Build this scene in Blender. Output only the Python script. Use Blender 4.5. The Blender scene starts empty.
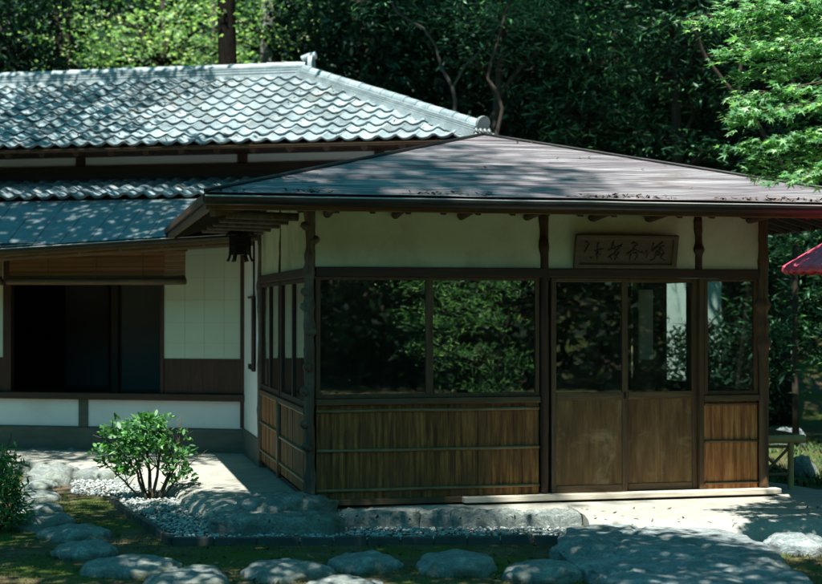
import bpy, math, random
import numpy as np
from mathutils import Vector, Matrix, noise as mnoise

R = math.radians
rnd = random.Random(7)
S = bpy.context.scene
COL = S.collection
NP = np.random.default_rng(11)

# ------------------------------------------------------------------ camera model used to read distances off the ground
FOC, CX, HY, EYE = 1490.0, 411.0, 309.0, 1.6
GZ = -0.14                                            # garden ground level (the apron round the buildings is z = 0)


def gp(px, py, z=GZ):
    """point of the level z that the photo shows at px, py"""
    t = (EYE - z) * FOC / (py - HY)
    return Vector(((px - CX) / FOC * t, t, z))


def at(px, py, Y):
    return Vector(((px - CX) / FOC * Y, Y, EYE + (HY - py) / FOC * Y))


# ------------------------------------------------------------------ materials
def _nodes(name):
    m = bpy.data.materials.new(name)
    m.use_nodes = True
    nt = m.node_tree
    nt.nodes.clear()
    out = nt.nodes.new('ShaderNodeOutputMaterial')
    return m, nt, out


def _coords(nt, scale, stretch, rot=(0, 0, 0)):
    tc = nt.nodes.new('ShaderNodeTexCoord')
    mp = nt.nodes.new('ShaderNodeMapping')
    mp.inputs['Scale'].default_value = [scale * s for s in stretch]
    mp.inputs['Rotation'].default_value = rot
    nt.links.new(tc.outputs['Object'], mp.inputs['Vector'])
    return mp.outputs['Vector']


def _noise(nt, vec, scale=1.0, detail=6, rough=.6, dist=0.0):
    n = nt.nodes.new('ShaderNodeTexNoise')
    n.inputs['Scale'].default_value = scale
    n.inputs['Detail'].default_value = detail
    n.inputs['Roughness'].default_value = rough
    n.inputs['Distortion'].default_value = dist
    nt.links.new(vec, n.inputs['Vector'])
    return n.outputs['Fac']


def _ramp(nt, fac, stops):
    r = nt.nodes.new('ShaderNodeValToRGB')
    e = r.color_ramp.elements
    while len(e) > 1:
        e.remove(e[-1])
    e[0].position, e[0].color = stops[0][0], (*stops[0][1], 1)
    for p, c in stops[1:]:
        q = e.new(p)
        q.color = (*c, 1)
    nt.links.new(fac, r.inputs['Fac'])
    return r.outputs['Color']


def _mix(nt, fac, a, b, mode='MIX'):
    m = nt.nodes.new('ShaderNodeMix')
    m.data_type = 'RGBA'
    m.blend_type = mode
    for sock, val in ((m.inputs[0], fac), (m.inputs[6], a), (m.inputs[7], b)):
        if hasattr(val, 'is_linked'):
            nt.links.new(val, sock)
        elif isinstance(val, (int, float)):
            sock.default_value = val
        else:
            sock.default_value = (*val, 1)
    return m.outputs[2]


def mat(name, stops, scale=4, stretch=(1, 1, 1), rough=.7, bump=.2, detail=8, dirt=None, dirt_scale=1.3, dirt_amt=(.5, .7),
        spec=.4, metal=0.0, island=0.0, bdist=.01, fine=None, rrange=.12, dist=0.0):
    """noise-driven surface: stops = colour ramp over grain noise; dirt = second colour laid over in blotches of its own"""
    m, nt, out = _nodes(name)
    v = _coords(nt, scale, stretch)
    f = _noise(nt, v, 1.0, detail, .62, dist)
    col = _ramp(nt, f, stops)
    if fine:
        f2 = _noise(nt, _coords(nt, fine[0], fine[1] if len(fine) > 1 else (1, 1, 1)), 1.0, 4, .7)
        col = _mix(nt, fine[2] if len(fine) > 2 else .55, col, _ramp(nt, f2, [(.3, (.42, .42, .42)), (.5, (.8, .8, .8)), (.72, (1.25, 1.25, 1.25))]), 'MULTIPLY')
    if dirt is not None:
        d = _noise(nt, _coords(nt, dirt_scale, (1, 1, 1)), 1.0, 7, .65, .4)
        dr = nt.nodes.new('ShaderNodeMapRange')
        dr.inputs[1].default_value, dr.inputs[2].default_value = dirt_amt
        nt.links.new(d, dr.inputs[0])
        col = _mix(nt, dr.outputs[0], col, dirt)
    if island:
        g = nt.nodes.new('ShaderNodeNewGeometry')
        ir = _ramp(nt, g.outputs['Random Per Island'], [(0, (1 - island,) * 3), (1, (1 + island,) * 3)])
        col = _mix(nt, 1.0, col, ir, 'MULTIPLY')
    b = nt.nodes.new('ShaderNodeBsdfPrincipled')
    nt.links.new(col, b.inputs['Base Color'])
    b.inputs['Metallic'].default_value = metal
    b.inputs['Specular IOR Level'].default_value = spec
    rr = nt.nodes.new('ShaderNodeMapRange')
    rr.inputs[3].default_value, rr.inputs[4].default_value = max(.05, rough - rrange), min(1, rough + rrange)
    nt.links.new(f, rr.inputs[0])
    nt.links.new(rr.outputs[0], b.inputs['Roughness'])
    if bump:
        bp = nt.nodes.new('ShaderNodeBump')
        bp.inputs['Strength'].default_value = bump
        bp.inputs['Distance'].default_value = bdist
        nt.links.new(f, bp.inputs['Height'])
        nt.links.new(bp.outputs[0], b.inputs['Normal'])
    nt.links.new(b.outputs[0], out.inputs[0])
    return m


def leaf_mat(name, dark, mid, light, trans=.45, gloss=.10, tw=None, rough=.35):
    m, nt, out = _nodes(name)
    g = nt.nodes.new('ShaderNodeNewGeometry')
    col = _ramp(nt, g.outputs['Random Per Island'], [(0, dark), (.5, mid), (.84, light), (1, tuple(min(.7, q * 1.9) for q in light))])  # palest stop varies the tone and stands in for sunlit leaf clusters
    d = nt.nodes.new('ShaderNodeBsdfDiffuse')
    nt.links.new(col, d.inputs[0])
    t = nt.nodes.new('ShaderNodeBsdfTranslucent')
    tc = _mix(nt, 1.0, col, tw or (1.5, 1.7, .8), 'MULTIPLY')
    nt.links.new(tc, t.inputs[0])
    mx = nt.nodes.new('ShaderNodeMixShader')
    mx.inputs[0].default_value = trans
    nt.links.new(d.outputs[0], mx.inputs[1])
    nt.links.new(t.outputs[0], mx.inputs[2])
    gl = nt.nodes.new('ShaderNodeBsdfGlossy')
    gl.inputs['Roughness'].default_value = rough
    gl.inputs[0].default_value = (.9, 1, .92, 1)
    m2 = nt.nodes.new('ShaderNodeMixShader')
    m2.inputs[0].default_value = gloss
    nt.links.new(mx.outputs[0], m2.inputs[1])
    nt.links.new(gl.outputs[0], m2.inputs[2])
    nt.links.new(m2.outputs[0], out.inputs[0])
    return m


def glass_mat():
    m, nt, out = _nodes('window_glass')
    lw = nt.nodes.new('ShaderNodeLayerWeight')
    pw = nt.nodes.new('ShaderNodeMath'); pw.operation = 'POWER'
    nt.links.new(lw.outputs['Facing'], pw.inputs[0]); pw.inputs[1].default_value = 5
    fr = nt.nodes.new('ShaderNodeMath'); fr.operation = 'MULTIPLY_ADD'
    nt.links.new(pw.outputs[0], fr.inputs[0])
    fr.inputs[1].default_value, fr.inputs[2].default_value = .85, .15
    v = _coords(nt, 1.1, (1, 1, 1))
    bp = nt.nodes.new('ShaderNodeBump')
    bp.inputs['Strength'].default_value = .09
    bp.inputs['Distance'].default_value = .02
    nt.links.new(_noise(nt, v, 1.0, 1, .4), bp.inputs['Height'])
    t = nt.nodes.new('ShaderNodeBsdfTransparent')
    t.inputs[0].default_value = (.88, .94, .91, 1)
    gl = nt.nodes.new('ShaderNodeBsdfGlossy')
    gl.inputs['Roughness'].default_value = .0
    nt.links.new(bp.outputs[0], gl.inputs['Normal'])
    mx = nt.nodes.new('ShaderNodeMixShader')
    nt.links.new(fr.outputs[0], mx.inputs[0])
    nt.links.new(t.outputs[0], mx.inputs[1])
    nt.links.new(gl.outputs[0], mx.inputs[2])
    df = nt.nodes.new('ShaderNodeBsdfDiffuse')              # dust on the panes
    df.inputs[0].default_value = (.5, .5, .45, 1)
    dm = nt.nodes.new('ShaderNodeMixShader')
    dr = nt.nodes.new('ShaderNodeMapRange')
    dr.inputs[1].default_value, dr.inputs[2].default_value, dr.inputs[3].default_value, dr.inputs[4].default_value = .4, .75, .004, .03
    nt.links.new(_noise(nt, _coords(nt, 3, (1, 1, .5)), 1.0, 7, .7, .5), dr.inputs[0])
    nt.links.new(dr.outputs[0], dm.inputs[0])
    nt.links.new(mx.outputs[0], dm.inputs[1])
    nt.links.new(df.outputs[0], dm.inputs[2])
    nt.links.new(dm.outputs[0], out.inputs[0])
    return m


M = {}
M['plaster'] = mat('green_grey_plaster', [(.25, (.52, .61, .46)), (.6, (.60, .69, .53)), (.85, (.66, .745, .59))], 2.2, bump=.12, rough=.85, spec=.15,
                   dirt=(.36, .39, .26), dirt_scale=1.5, dirt_amt=(.47, .78))
M['white_plaster'] = mat('white_plaster', [(.25, (.66, .72, .71)), (.8, (.78, .82, .81))], 2.0, bump=.08, rough=.85, spec=.15,
                         dirt=(.5, .55, .5), dirt_scale=1.1, dirt_amt=(.58, .9))
M['paper_wall'] = mat('papered_wall', [(.25, (.50, .60, .47)), (.8, (.59, .68, .55))], 1.4, bump=.03, rough=.9, spec=.1)
M['paper_seam'] = mat('paper_seam', [(.2, (.44, .50, .40)), (.8, (.49, .54, .45))], 3, bump=0, rough=.9, spec=.1)
M['dark_wood'] = mat('dark_stained_wood', [(.25, (.024, .010, .006)), (.55, (.055, .024, .013)), (.8, (.10, .048, .027))], 3, (9, 9, .9), .6, .35,
                     fine=(60, (1, 1, .08)))
M['frame_wood'] = mat('window_frame_wood', [(.25, (.05, .027, .012)), (.55, (.105, .060, .028)), (.8, (.18, .115, .06))], 3, (8, 8, .9), .6, .3,
                      fine=(60, (1, 1, .08)))
M['frame_wood_h'] = mat('rail_wood', [(.25, (.06, .034, .015)), (.55, (.125, .076, .036)), (.8, (.21, .138, .07))], 3, (.9, 8, 8), .6, .3,
                        fine=(60, (.08, 1, 1)))
M['dark_wood_h'] = mat('dark_beam_wood', [(.25, (.022, .012, .007)), (.55, (.050, .027, .015)), (.8, (.09, .052, .028))], 3, (.9, 9, 9), .6, .3,
                       fine=(60, (.08, 1, 1)))
M['log'] = mat('peeled_log', [(.25, (.035, .026, .018)), (.5, (.085, .066, .046)), (.8, (.19, .165, .125))], 5, (3, 3, .5), .65, .6,
               dirt=(.15, .18, .155), dirt_scale=2.2, dirt_amt=(.53, .72))
M['bark_board'] = mat('cedar_bark_board', [(.24, (.035, .011, .003)), (.43, (.155, .060, .014)), (.58, (.30, .128, .034)), (.8, (.50, .26, .08))], 4,
                      (8, 8, .55), .75, .9, bdist=.008, fine=(50, (1, 1, .14)), dirt=(.10, .055, .025), dirt_scale=2.4, dirt_amt=(.5, .75))
M['red_board'] = mat('red_cedar_board', [(.25, (.10, .030, .010)), (.42, (.27, .095, .028)), (.56, (.42, .18, .055)), (.8, (.62, .38, .15))], 4,
                     (7, 7, .5), .7, .9, bdist=.008, fine=(48, (1, 1, .14)))
M['door_board'] = mat('plank_door_panel', [(.25, (.06, .028, .009)), (.5, (.15, .080, .028)), (.8, (.28, .17, .07))], 2.2, (5, 5, 1.0), .75, .25,
                      dirt=(.34, .26, .13), dirt_scale=3.4, dirt_amt=(.55, .80), fine=(40, (1, 1, .1)))
M['pale_wood'] = mat('pale_sill_wood', [(.25, (.48, .42, .33)), (.8, (.66, .60, .50))], 3, (.8, 9, 9), .7, .2, fine=(50, (.08, 1, 1)))
M['bamboo_dark'] = mat('old_bamboo', [(.25, (.11, .075, .035)), (.6, (.22, .16, .08)), (.85, (.34, .27, .15))], 4, (1.4, 1.4, 1.4), .45, .1)
M['bamboo'] = mat('yellow_bamboo', [(.25, (.24, .20, .07)), (.6, (.38, .32, .13)), (.85, (.48, .42, .20))], 4, (1.2, 1.2, 1.2), .4, .1)
M['blind'] = mat('reed_blind', [(.25, (.14, .062, .026)), (.5, (.25, .125, .054)), (.8, (.36, .20, .095))], 3, (.5, 4, 30), .7, .5, island=.35)
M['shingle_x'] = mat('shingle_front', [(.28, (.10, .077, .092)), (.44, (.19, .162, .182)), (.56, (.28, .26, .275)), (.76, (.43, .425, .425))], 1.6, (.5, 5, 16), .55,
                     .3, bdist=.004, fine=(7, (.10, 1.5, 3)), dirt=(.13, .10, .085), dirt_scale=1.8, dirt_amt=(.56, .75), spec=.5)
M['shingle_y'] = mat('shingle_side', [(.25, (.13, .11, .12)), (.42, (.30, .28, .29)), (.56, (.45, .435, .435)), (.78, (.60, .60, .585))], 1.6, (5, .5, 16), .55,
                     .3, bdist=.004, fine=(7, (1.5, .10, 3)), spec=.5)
M['tile'] = mat('grey_clay_tile', [(.22, (.17, .235, .265)), (.5, (.285, .355, .385)), (.8, (.44, .49, .50))], 7, rough=.45, bump=.2, spec=.5,
                dirt=(.24, .20, .14), dirt_scale=4.5, dirt_amt=(.56, .74), island=.32, fine=(45,))
M['tile_cap'] = mat('grey_ridge_tile', [(.22, (.19, .25, .275)), (.5, (.30, .36, .385)), (.8, (.44, .49, .50))], 6, rough=.42, bump=.12, spec=.55,
                    island=.15, fine=(45,))
M['tile_dark'] = mat('dark_ornament_tile', [(.22, (.12, .14, .145)), (.8, (.24, .26, .26))], 6, rough=.5, bump=.2)
M['skirt_metal'] = mat('grey_sheet_metal', [(.25, (.10, .135, .155)), (.7, (.18, .225, .24))], 1.6, (1, 2.2, 2.2), .40, .05, spec=.5, metal=.25,
                       dirt=(.15, .15, .13), dirt_scale=2.1, dirt_amt=(.56, .8), fine=(18, (1, .4, .4)))
M['black_metal'] = mat('blackened_metal', [(.3, (.012, .012, .013)), (.8, (.035, .034, .034))], 9, rough=.45, bump=.1, metal=.6)
M['gutter_metal'] = mat('dark_gutter_metal', [(.3, (.016, .015, .015)), (.8, (.04, .038, .036))], 5, (.6, 3, 3), .42, .05, metal=.4)
M['gutter_lip'] = mat('worn_gutter_lip', [(.3, (.28, .29, .29)), (.8, (.52, .53, .52))], 6, (.5, 3, 3), .4, .05, metal=.5)
M['stone'] = mat('garden_stone', [(.25, (.10, .125, .122)), (.5, (.22, .25, .24)), (.75, (.40, .425, .40))], 7, rough=.85, bump=1.0, bdist=.03, fine=(60, (1, 1, 1), .95),
                 dirt=(.085, .105, .060), dirt_scale=3.2, dirt_amt=(.48, .72), dist=.6)
M['slab'] = mat('blue_grey_slab_stone', [(.25, (.11, .14, .15)), (.5, (.25, .29, .30)), (.75, (.46, .49, .48))], 5, (1, 1.6, 2.4), rough=.75, bump=1.0, bdist=.05,
                fine=(50, (1, 1, 1), .9), dirt=(.10, .115, .08), dirt_scale=2.4, dirt_amt=(.55, .78), dist=.9)
M['plinth'] = mat('grey_green_plinth', [(.25, (.06, .075, .062)), (.8, (.14, .155, .13))], 3, (1, 1, 4), .85, .4, dirt=(.07, .085, .055), dirt_amt=(.5, .75))
M['earth'] = mat('beaten_earth', [(.25, (.28, .275, .245)), (.55, (.375, .37, .33)), (.8, (.47, .46, .415))], 5, rough=.95, bump=.4, bdist=.012, spec=.1, fine=(70,),
                 dirt=(.26, .23, .17), dirt_scale=2.2, dirt_amt=(.55, .8))
M['pebble'] = mat('white_pebbles', [(.25, (.24, .27, .27)), (.8, (.44, .47, .46))], 6, rough=.7, bump=.2, island=.35)
M['edging'] = mat('dark_edging_tile', [(.25, (.035, .04, .04)), (.8, (.09, .095, .09))], 6, rough=.6, bump=.3)
M['soil'] = mat('mossy_soil', [(.25, (.050, .036, .022)), (.5, (.11, .082, .050)), (.8, (.19, .15, .095))], 4, rough=.95, bump=.8, bdist=.03, spec=.1, fine=(60,),
                dirt=(.055, .085, .018), dirt_scale=1.15, dirt_amt=(.44, .60))
M['moss'] = mat('moss_blades', [(.25, (.045, .075, .012)), (.8, (.11, .15, .03))], 5, rough=.9, bump=0, island=.5)
M['grass'] = mat('grass_blades', [(.25, (.035, .07, .02)), (.8, (.08, .14, .04))], 5, rough=.8, bump=0, island=.5)
M['hill'] = mat('wooded_slope', [(.25, (.018, .022, .010)), (.8, (.05, .055, .025))], 2, rough=1, bump=.8, bdist=.1, spec=0)
M['bark'] = mat('dark_bark', [(.25, (.022, .017, .013)), (.6, (.055, .045, .035)), (.85, (.10, .085, .068))], 5, (5, 5, .9), .9, 1.0, bdist=.03, spec=.1)
M['shaded_bark'] = mat('shaded_bark', [(.25, (.006, .005, .004)), (.8, (.022, .019, .016))], 5, (5, 5, .9), .95, 1.0, bdist=.03, spec=.05)  # bark colour blackened to stand for the trunk's shade
M['pale_bark'] = mat('pale_bark', [(.25, (.11, .10, .085)), (.6, (.21, .195, .17)), (.85, (.32, .30, .27))], 5, (5, 5, .9), .9, .7, bdist=.02, spec=.1)
M['grey_bark'] = mat('grey_bark', [(.25, (.022, .021, .019)), (.6, (.05, .047, .042)), (.85, (.09, .084, .075))], 5, (5, 5, .9), .9, .8, bdist=.02, spec=.1)
M['twig'] = mat('brown_twig', [(.25, (.04, .028, .018)), (.8, (.10, .075, .05))], 8, rough=.85, bump=.3)
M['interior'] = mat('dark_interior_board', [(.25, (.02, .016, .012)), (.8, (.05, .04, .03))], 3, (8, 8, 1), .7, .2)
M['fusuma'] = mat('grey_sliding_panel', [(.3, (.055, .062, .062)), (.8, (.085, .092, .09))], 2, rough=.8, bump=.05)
M['paper_red'] = mat('red_oiled_paper', [(.25, (.54, .06, .11)), (.8, (.68, .11, .18))], 6, rough=.5, bump=.15)
M['brown_leaf'] = mat('fallen_leaf', [(.25, (.09, .05, .022)), (.8, (.22, .14, .07))], 8, rough=.8, bump=0, island=.5)
M['carved'] = mat('carved_board', [(.25, (.05, .042, .026)), (.6, (.085, .070, .044)), (.85, (.125, .105, .07))], 3, (1, 8, 8), .7, .4)
M['ink'] = mat('dark_carved_stroke', [(.3, (.022, .017, .011)), (.8, (.036, .028, .018))], 9, rough=.7, bump=.1)
M['glass'] = glass_mat()
M['maple'] = leaf_mat('maple_leaf', (.06, .17, .085), (.12, .29, .13), (.26, .45, .22), .5, .02, rough=.5)
M['maple_sunlit'] = leaf_mat('sunlit_maple_leaf', (.07, .17, .08), (.17, .33, .13), (.42, .60, .27), .5, .05, rough=.5)  # maple leaf with the sunlight brightened into its colour
M['evergreen'] = leaf_mat('evergreen_leaf', (.004, .015, .010), (.010, .034, .021), (.026, .070, .038), .25, .025, rough=.5)  # leaf colour lowered in place of the wood's shade
M['deep'] = leaf_mat('shaded_wood_leaf', (.004, .013, .009), (.008, .026, .016), (.016, .045, .024), .2, .01, rough=.6)  # near-black leaf colour, the deep shade of the wood painted in
M['leaf_shaded'] = leaf_mat('shaded_leaf', (.018, .055, .034), (.04, .12, .07), (.10, .25, .14), .45, .03, rough=.5)  # dim leaf copy, shade under the crowns put into the colour
M['shrub_leaf'] = leaf_mat('shrub_leaf', (.035, .12, .05), (.065, .19, .07), (.12, .28, .09), .38, .03, rough=.5)
M['canopy'] = leaf_mat('canopy_leaf', (.03, .07, .03), (.05, .11, .04), (.08, .15, .05), .4, .06)


# ------------------------------------------------------------------ mesh builder
class MB:
    def __init__(s):
        s.v, s.f, s.m = [], [], []
        s.mi = 0

    def add(s, vs, fs):
        o = len(s.v)
        s.v += [tuple(v) for v in vs]
        for f in fs:
            s.f.append([i + o for i in f])
            s.m.append(s.mi)

    def box(s, x0, x1, y0, y1, z0, z1):
        v = [(x, y, z) for z in (z0, z1) for y in (y0, y1) for x in (x0, x1)]
        s.add(v, [(0, 2, 3, 1), (4, 5, 7, 6), (0, 1, 5, 4), (2, 6, 7, 3), (0, 4, 6, 2), (1, 3, 7, 5)])
        return s

    def beam(s, a, b, w, h, up=(0, 0, 1)):
        """rectangular bar from a to b, w wide and h high"""
        a, b = Vector(a), Vector(b)
        d = (b - a).normalized()
        x = d.cross(Vector(up)).normalized() * (w / 2)
        z = x.cross(d).normalized() * (h / 2)
        v = [p + sx * x + sz * z for p in (a, b) for sz in (-1, 1) for sx in (-1, 1)]
        s.add(v, [(0, 1, 3, 2), (4, 6, 7, 5), (0, 4, 5, 1), (2, 3, 7, 6), (0, 2, 6, 4), (1, 5, 7, 3)])
        return s

    def tube(s, pts, rad, n=10, cap=True, wob=0.0, seed=0):
        pts = [Vector(p) for p in pts]
        if not hasattr(rad, '__len__'):
            rad = [rad] * len(pts)
        rings = []
        ref = Vector((0, 0, 1)) if abs((pts[-1] - pts[0]).normalized().z) < .9 else Vector((1, 0, 0))
        for i, p in enumerate(pts):
            d = (pts[min(i + 1, len(pts) - 1)] - pts[max(i - 1, 0)]).normalized()
            x = d.cross(ref).normalized()
            y = d.cross(x).normalized()
            ring = []
            for k in range(n):
                a = 2 * math.pi * k / n
                r = rad[i]
                if wob:
                    r *= 1 + wob * mnoise.noise(Vector((math.cos(a) * 1.3 + seed, math.sin(a) * 1.3, p.length * 4 + seed)))
                ring.append(p + x * math.cos(a) * r + y * math.sin(a) * r)
            rings.append(ring)
        v = [q for r in rings for q in r]
        f = []
        for i in range(len(pts) - 1):
            for k in range(n):
                f.append((i * n + k, i * n + (k + 1) % n, (i + 1) * n + (k + 1) % n, (i + 1) * n + k))
        if cap:
            f.append(tuple(range(n - 1, -1, -1)))
            f.append(tuple((len(pts) - 1) * n + k for k in range(n)))
        s.add(v, f)
        return s

    def grid(s, P):
        """P[i][j] points -> quads"""
        n, m = len(P), len(P[0])
        s.add([q for r in P for q in r], [(i * m + j, i * m + j + 1, (i + 1) * m + j + 1, (i + 1) * m + j) for i in range(n - 1) for j in range(m - 1)])
        return s

    def prism(s, poly, z0, z1):
        n = len(poly)
        v = [(p[0], p[1], z0) for p in poly] + [(p[0], p[1], z1) for p in poly]
        s.add(v, [tuple(range(n - 1, -1, -1)), tuple(range(n, 2 * n))] + [(i, (i + 1) % n, n + (i + 1) % n, n + i) for i in range(n)])
        return s

    def build(s, name, mats, parent=None, smooth=False, bevel=0.0, angle=None):
        me = bpy.data.meshes.new(name)
        me.from_pydata(s.v, [], s.f)
        if not isinstance(mats, (list, tuple)):
            mats = [mats]
        for m in mats:
            me.materials.append(m)
        if len(mats) > 1:
            me.polygons.foreach_set('material_index', s.m)
        if smooth:
            me.polygons.foreach_set('use_smooth', [True] * len(me.polygons))
        if angle:
            me.set_sharp_from_angle(angle=angle)
        me.update()
        o = bpy.data.objects.new(name, me)
        COL.objects.link(o)
        if parent:
            o.parent = parent
        if bevel:
            b = o.modifiers.new('edge', 'BEVEL')
            b.width, b.segments, b.limit_method = bevel, 2, 'ANGLE'
        return o


def tag(o, label=None, cat=None, group=None, kind=None):
    if label: o['label'] = label
    if cat: o['category'] = cat
    if group: o['group'] = group
    if kind: o['kind'] = kind
    return o


def empty(name, label, cat, loc=(0, 0, 0), rz=0.0, group=None):
    o = bpy.data.objects.new(name, None)
    COL.objects.link(o)
    o.location, o.rotation_euler = loc, (0, 0, rz)
    return tag(o, label, cat, group)


def bx(name, m, parent, *d, bevel=.004):
    return MB().box(*d).build(name, m, parent, bevel=bevel)


def np_mesh(name, verts, faces_n, m, parent=None):
    """verts (N, k, 3): N separate k-gons"""
    N, k, _ = verts.shape
    me = bpy.data.meshes.new(name)
    me.vertices.add(N * k)
    me.vertices.foreach_set('co', verts.reshape(-1).astype(np.float32))
    me.loops.add(N * k)
    me.loops.foreach_set('vertex_index', np.arange(N * k, dtype=np.int32))
    me.polygons.add(N)
    me.polygons.foreach_set('loop_start', np.arange(0, N * k, k, dtype=np.int32))
    me.materials.append(m)
    me.update(calc_edges=True)
    me.validate()
    o = bpy.data.objects.new(name, me)
    COL.objects.link(o)
    if parent:
        o.parent = parent
    return o


def nrm(a):
    return a / np.maximum(np.linalg.norm(a, axis=-1, keepdims=True), 1e-9)


STAR = []
for a_, r_ in ((180, .12), (-112, .50), (-80, .22), (-52, .86), (-26, .30), (0, 1.05), (26, .30), (52, .86), (80, .22), (112, .50)):
    STAR.append((math.cos(R(a_)) * r_ * .55, math.sin(R(a_)) * r_ * .55))
DIAMOND = [(-.5, 0), (-.05, .27), (.55, 0), (-.05, -.27)]
OVAL = [(-.5, 0), (-.2, .2), (.2, .2), (.58, 0), (.2, -.2), (-.2, -.2)]
LANCE = [(-.5, 0), (-.1, .11), (.6, 0), (-.1, -.11)]


def leaf_polys(c, size, tilt=.6, shape=DIAMOND, direction=None, dj=.8, fold=.12, rng=NP, up=None):
    N = len(c)
    n = rng.normal(0, 1, (N, 3)) * tilt
    n[:, 2] += 1.0
    if up is not None:
        n[:, :] += up
    n = nrm(n)
    d = rng.normal(0, 1, (N, 3))
    if direction is not None:
        d = nrm(d) * dj + np.asarray(direction)
    d = nrm(d - n * np.sum(d * n, 1, keepdims=True))
    b = np.cross(n, d)
    s = (size * rng.uniform(.6, 1.3, N))[:, None]
    vs = []
    for x, y in shape:
        vs.append(c + d * s * x + b * s * y - n * s * fold * (abs(x) * abs(x) + abs(y)))
    return np.stack(vs, 1)


def clump_points(clumps, m, k, sub, flat=.35, rng=NP, shell=.5):
    """clumps: (centre, radii) ; m sprays per unit, k leaves per spray; each spray a flat disc of leaves"""
    pts = []
    for c, r in clumps:
        c, r = np.array(c), np.array(r if hasattr(r, '__len__') else (r, r, r * .7))
        mm = max(3, int(m * (r[0] * r[1] * r[2]) ** (2 / 3)))
        d = nrm(rng.normal(0, 1, (mm, 3)))
        rad = (shell + (1 - shell) * rng.uniform(0, 1, (mm, 1)) ** .6)
        sc = c + d * rad * r
        off = rng.normal(0, 1, (mm, k, 3)) * np.array([sub, sub, sub * flat])
        rr = np.linalg.norm(off[:, :, :2], axis=2)
        off[:, :, 2] -= rr * rr * .35 / max(sub, .01) * .5            # sprays droop at the rim
        pts.append((sc[:, None, :] + off).reshape(-1, 3))
    return np.concatenate(pts)


def tree(name, label, cat, base, trunk, clumps, leaf, m, k, sub, lm, bm='bark', group=None, shape=DIAMOND, tilt=.6, limbs=True, limb_r=.05, seed=1, flat=.35, shell=.5):
    """trunk: [(point, radius)...] relative to base"""
    rng = np.random.default_rng(seed)
    root = empty(name, label, cat, base, 0, group)
    t = MB()
    pts = [Vector(p) for p, r in trunk]
    rad = [r for p, r in trunk]
    fine, fr = [], []
    for i in range(len(pts) - 1):
        for q in range(4):
            f = q / 4
            w = .35 * rad[i] * (0 if i == 0 and q == 0 else 1)
            fine.append(pts[i].lerp(pts[i + 1], f) + Vector((mnoise.noise(pts[i] * 3.1 + Vector((seed, q, 0))), mnoise.noise(pts[i] * 2.3 + Vector((0, q, seed))), 0)) * w)
            fr.append(rad[i] * (1 - f) + rad[i + 1] * f)
    fine.append(pts[-1]); fr.append(rad[-1])
    t.tube(fine, fr, 12, wob=.22, seed=seed)
    t.build('trunk', M[bm], root, smooth=True)
    if limbs:
        l = MB()
        for c, r in clumps:
            c = Vector(c)
            best = min(range(len(fine)), key=lambda i: (fine[i] - c).length + (2.0 * max(0, fine[i].z - c.z + .3)))
            a = fine[best]
            mid = a.lerp(c, .5) + Vector((rng.normal() * .12, rng.normal() * .12, .12 * (c - a).length))
            r0 = min(limb_r, fr[best] * .7)
            q = [a, a.lerp(mid, .5) + Vector((0, 0, .03)), mid, mid.lerp(c, .55), c]
            l.tube(q, [r0, r0 * .8, r0 * .6, r0 * .4, r0 * .2], 7, wob=.15, seed=seed)
            rr = r if not hasattr(r, '__len__') else max(r)
            for _ in range(5):
                e = c + Vector((rng.normal() * rr * .5, rng.normal() * rr * .5, rng.normal() * rr * .25))
                l.tube([q[2], q[2].lerp(e, .5) + Vector((0, 0, .05)), e], [r0 * .35, r0 * .22, r0 * .1], 5)
        l.build('limb', M[bm], root, smooth=True)
    p = clump_points(clumps, m, k, sub, flat, rng, shell)
    np_mesh('crown', leaf_polys(p, leaf, tilt, shape, rng=rng), None, M[lm], root)
    return root


def copy_tree(o, loc, rz, label, scale=1.0, group=None):
    c = o.copy(); COL.objects.link(c)
    c.location, c.rotation_euler, c.scale = loc, (0, 0, rz), (scale,) * 3
    c['label'] = label
    if group: c['group'] = group
    for ch in list(o.children):
        d = ch.copy(); COL.objects.link(d); d.parent = c
    return c


# ================================================================== the tea pavilion (local u along its front, v to the back, w up)
pav = empty('tea_pavilion', 'low wooden tea pavilion with glazed front, sliding doors and wide shingled hip roof', 'pavilion', (-.811, 11.96, 0), R(12.7))
W_, D_ = 3.96, 3.15
EW0, EW1, EV0, EV1 = -.914, 4.88, -.90, 4.62          # eave outline
APX = (1.966, 1.90, 3.262)
ZE = 2.455


def roof_slope(c0, c1, apex, rows, seed):
    """one face of the hip roof as shingle courses, each butt standing proud of the one below"""
    mb = MB()
    c0, c1, apex = Vector(c0), Vector(c1), Vector(apex)
    n = (c1 - c0).cross(apex - c0).normalized()
    if n.z < 0: n = -n
    for i in range(rows):
        t0, t1 = i / rows, (i + 1) / rows
        a, b = c0.lerp(apex, t0), c1.lerp(apex, t0)
        c, d = c0.lerp(apex, t1), c1.lerp(apex, t1)
        L = (b - a).length
        k = max(1, int(L / .14))
        top0, top1, low = [], [], []
        for j in range(k + 1):
            f = j / k
            w = .0035 * mnoise.noise(Vector((j * .9 + seed, i * 1.7, seed))) + .0045 * mnoise.noise(Vector((j * .23, i * .31, seed + 5)))
            top0.append(a.lerp(b, f) + n * (.003 + w * .8))
            low.append(a.lerp(b, f) + (apex - a).normalized() * .012 + n * -.006)
            top1.append(c.lerp(d, f) + n * (.001 + w * .4))
        mb.grid([low, top0, top1])
    return mb


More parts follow.
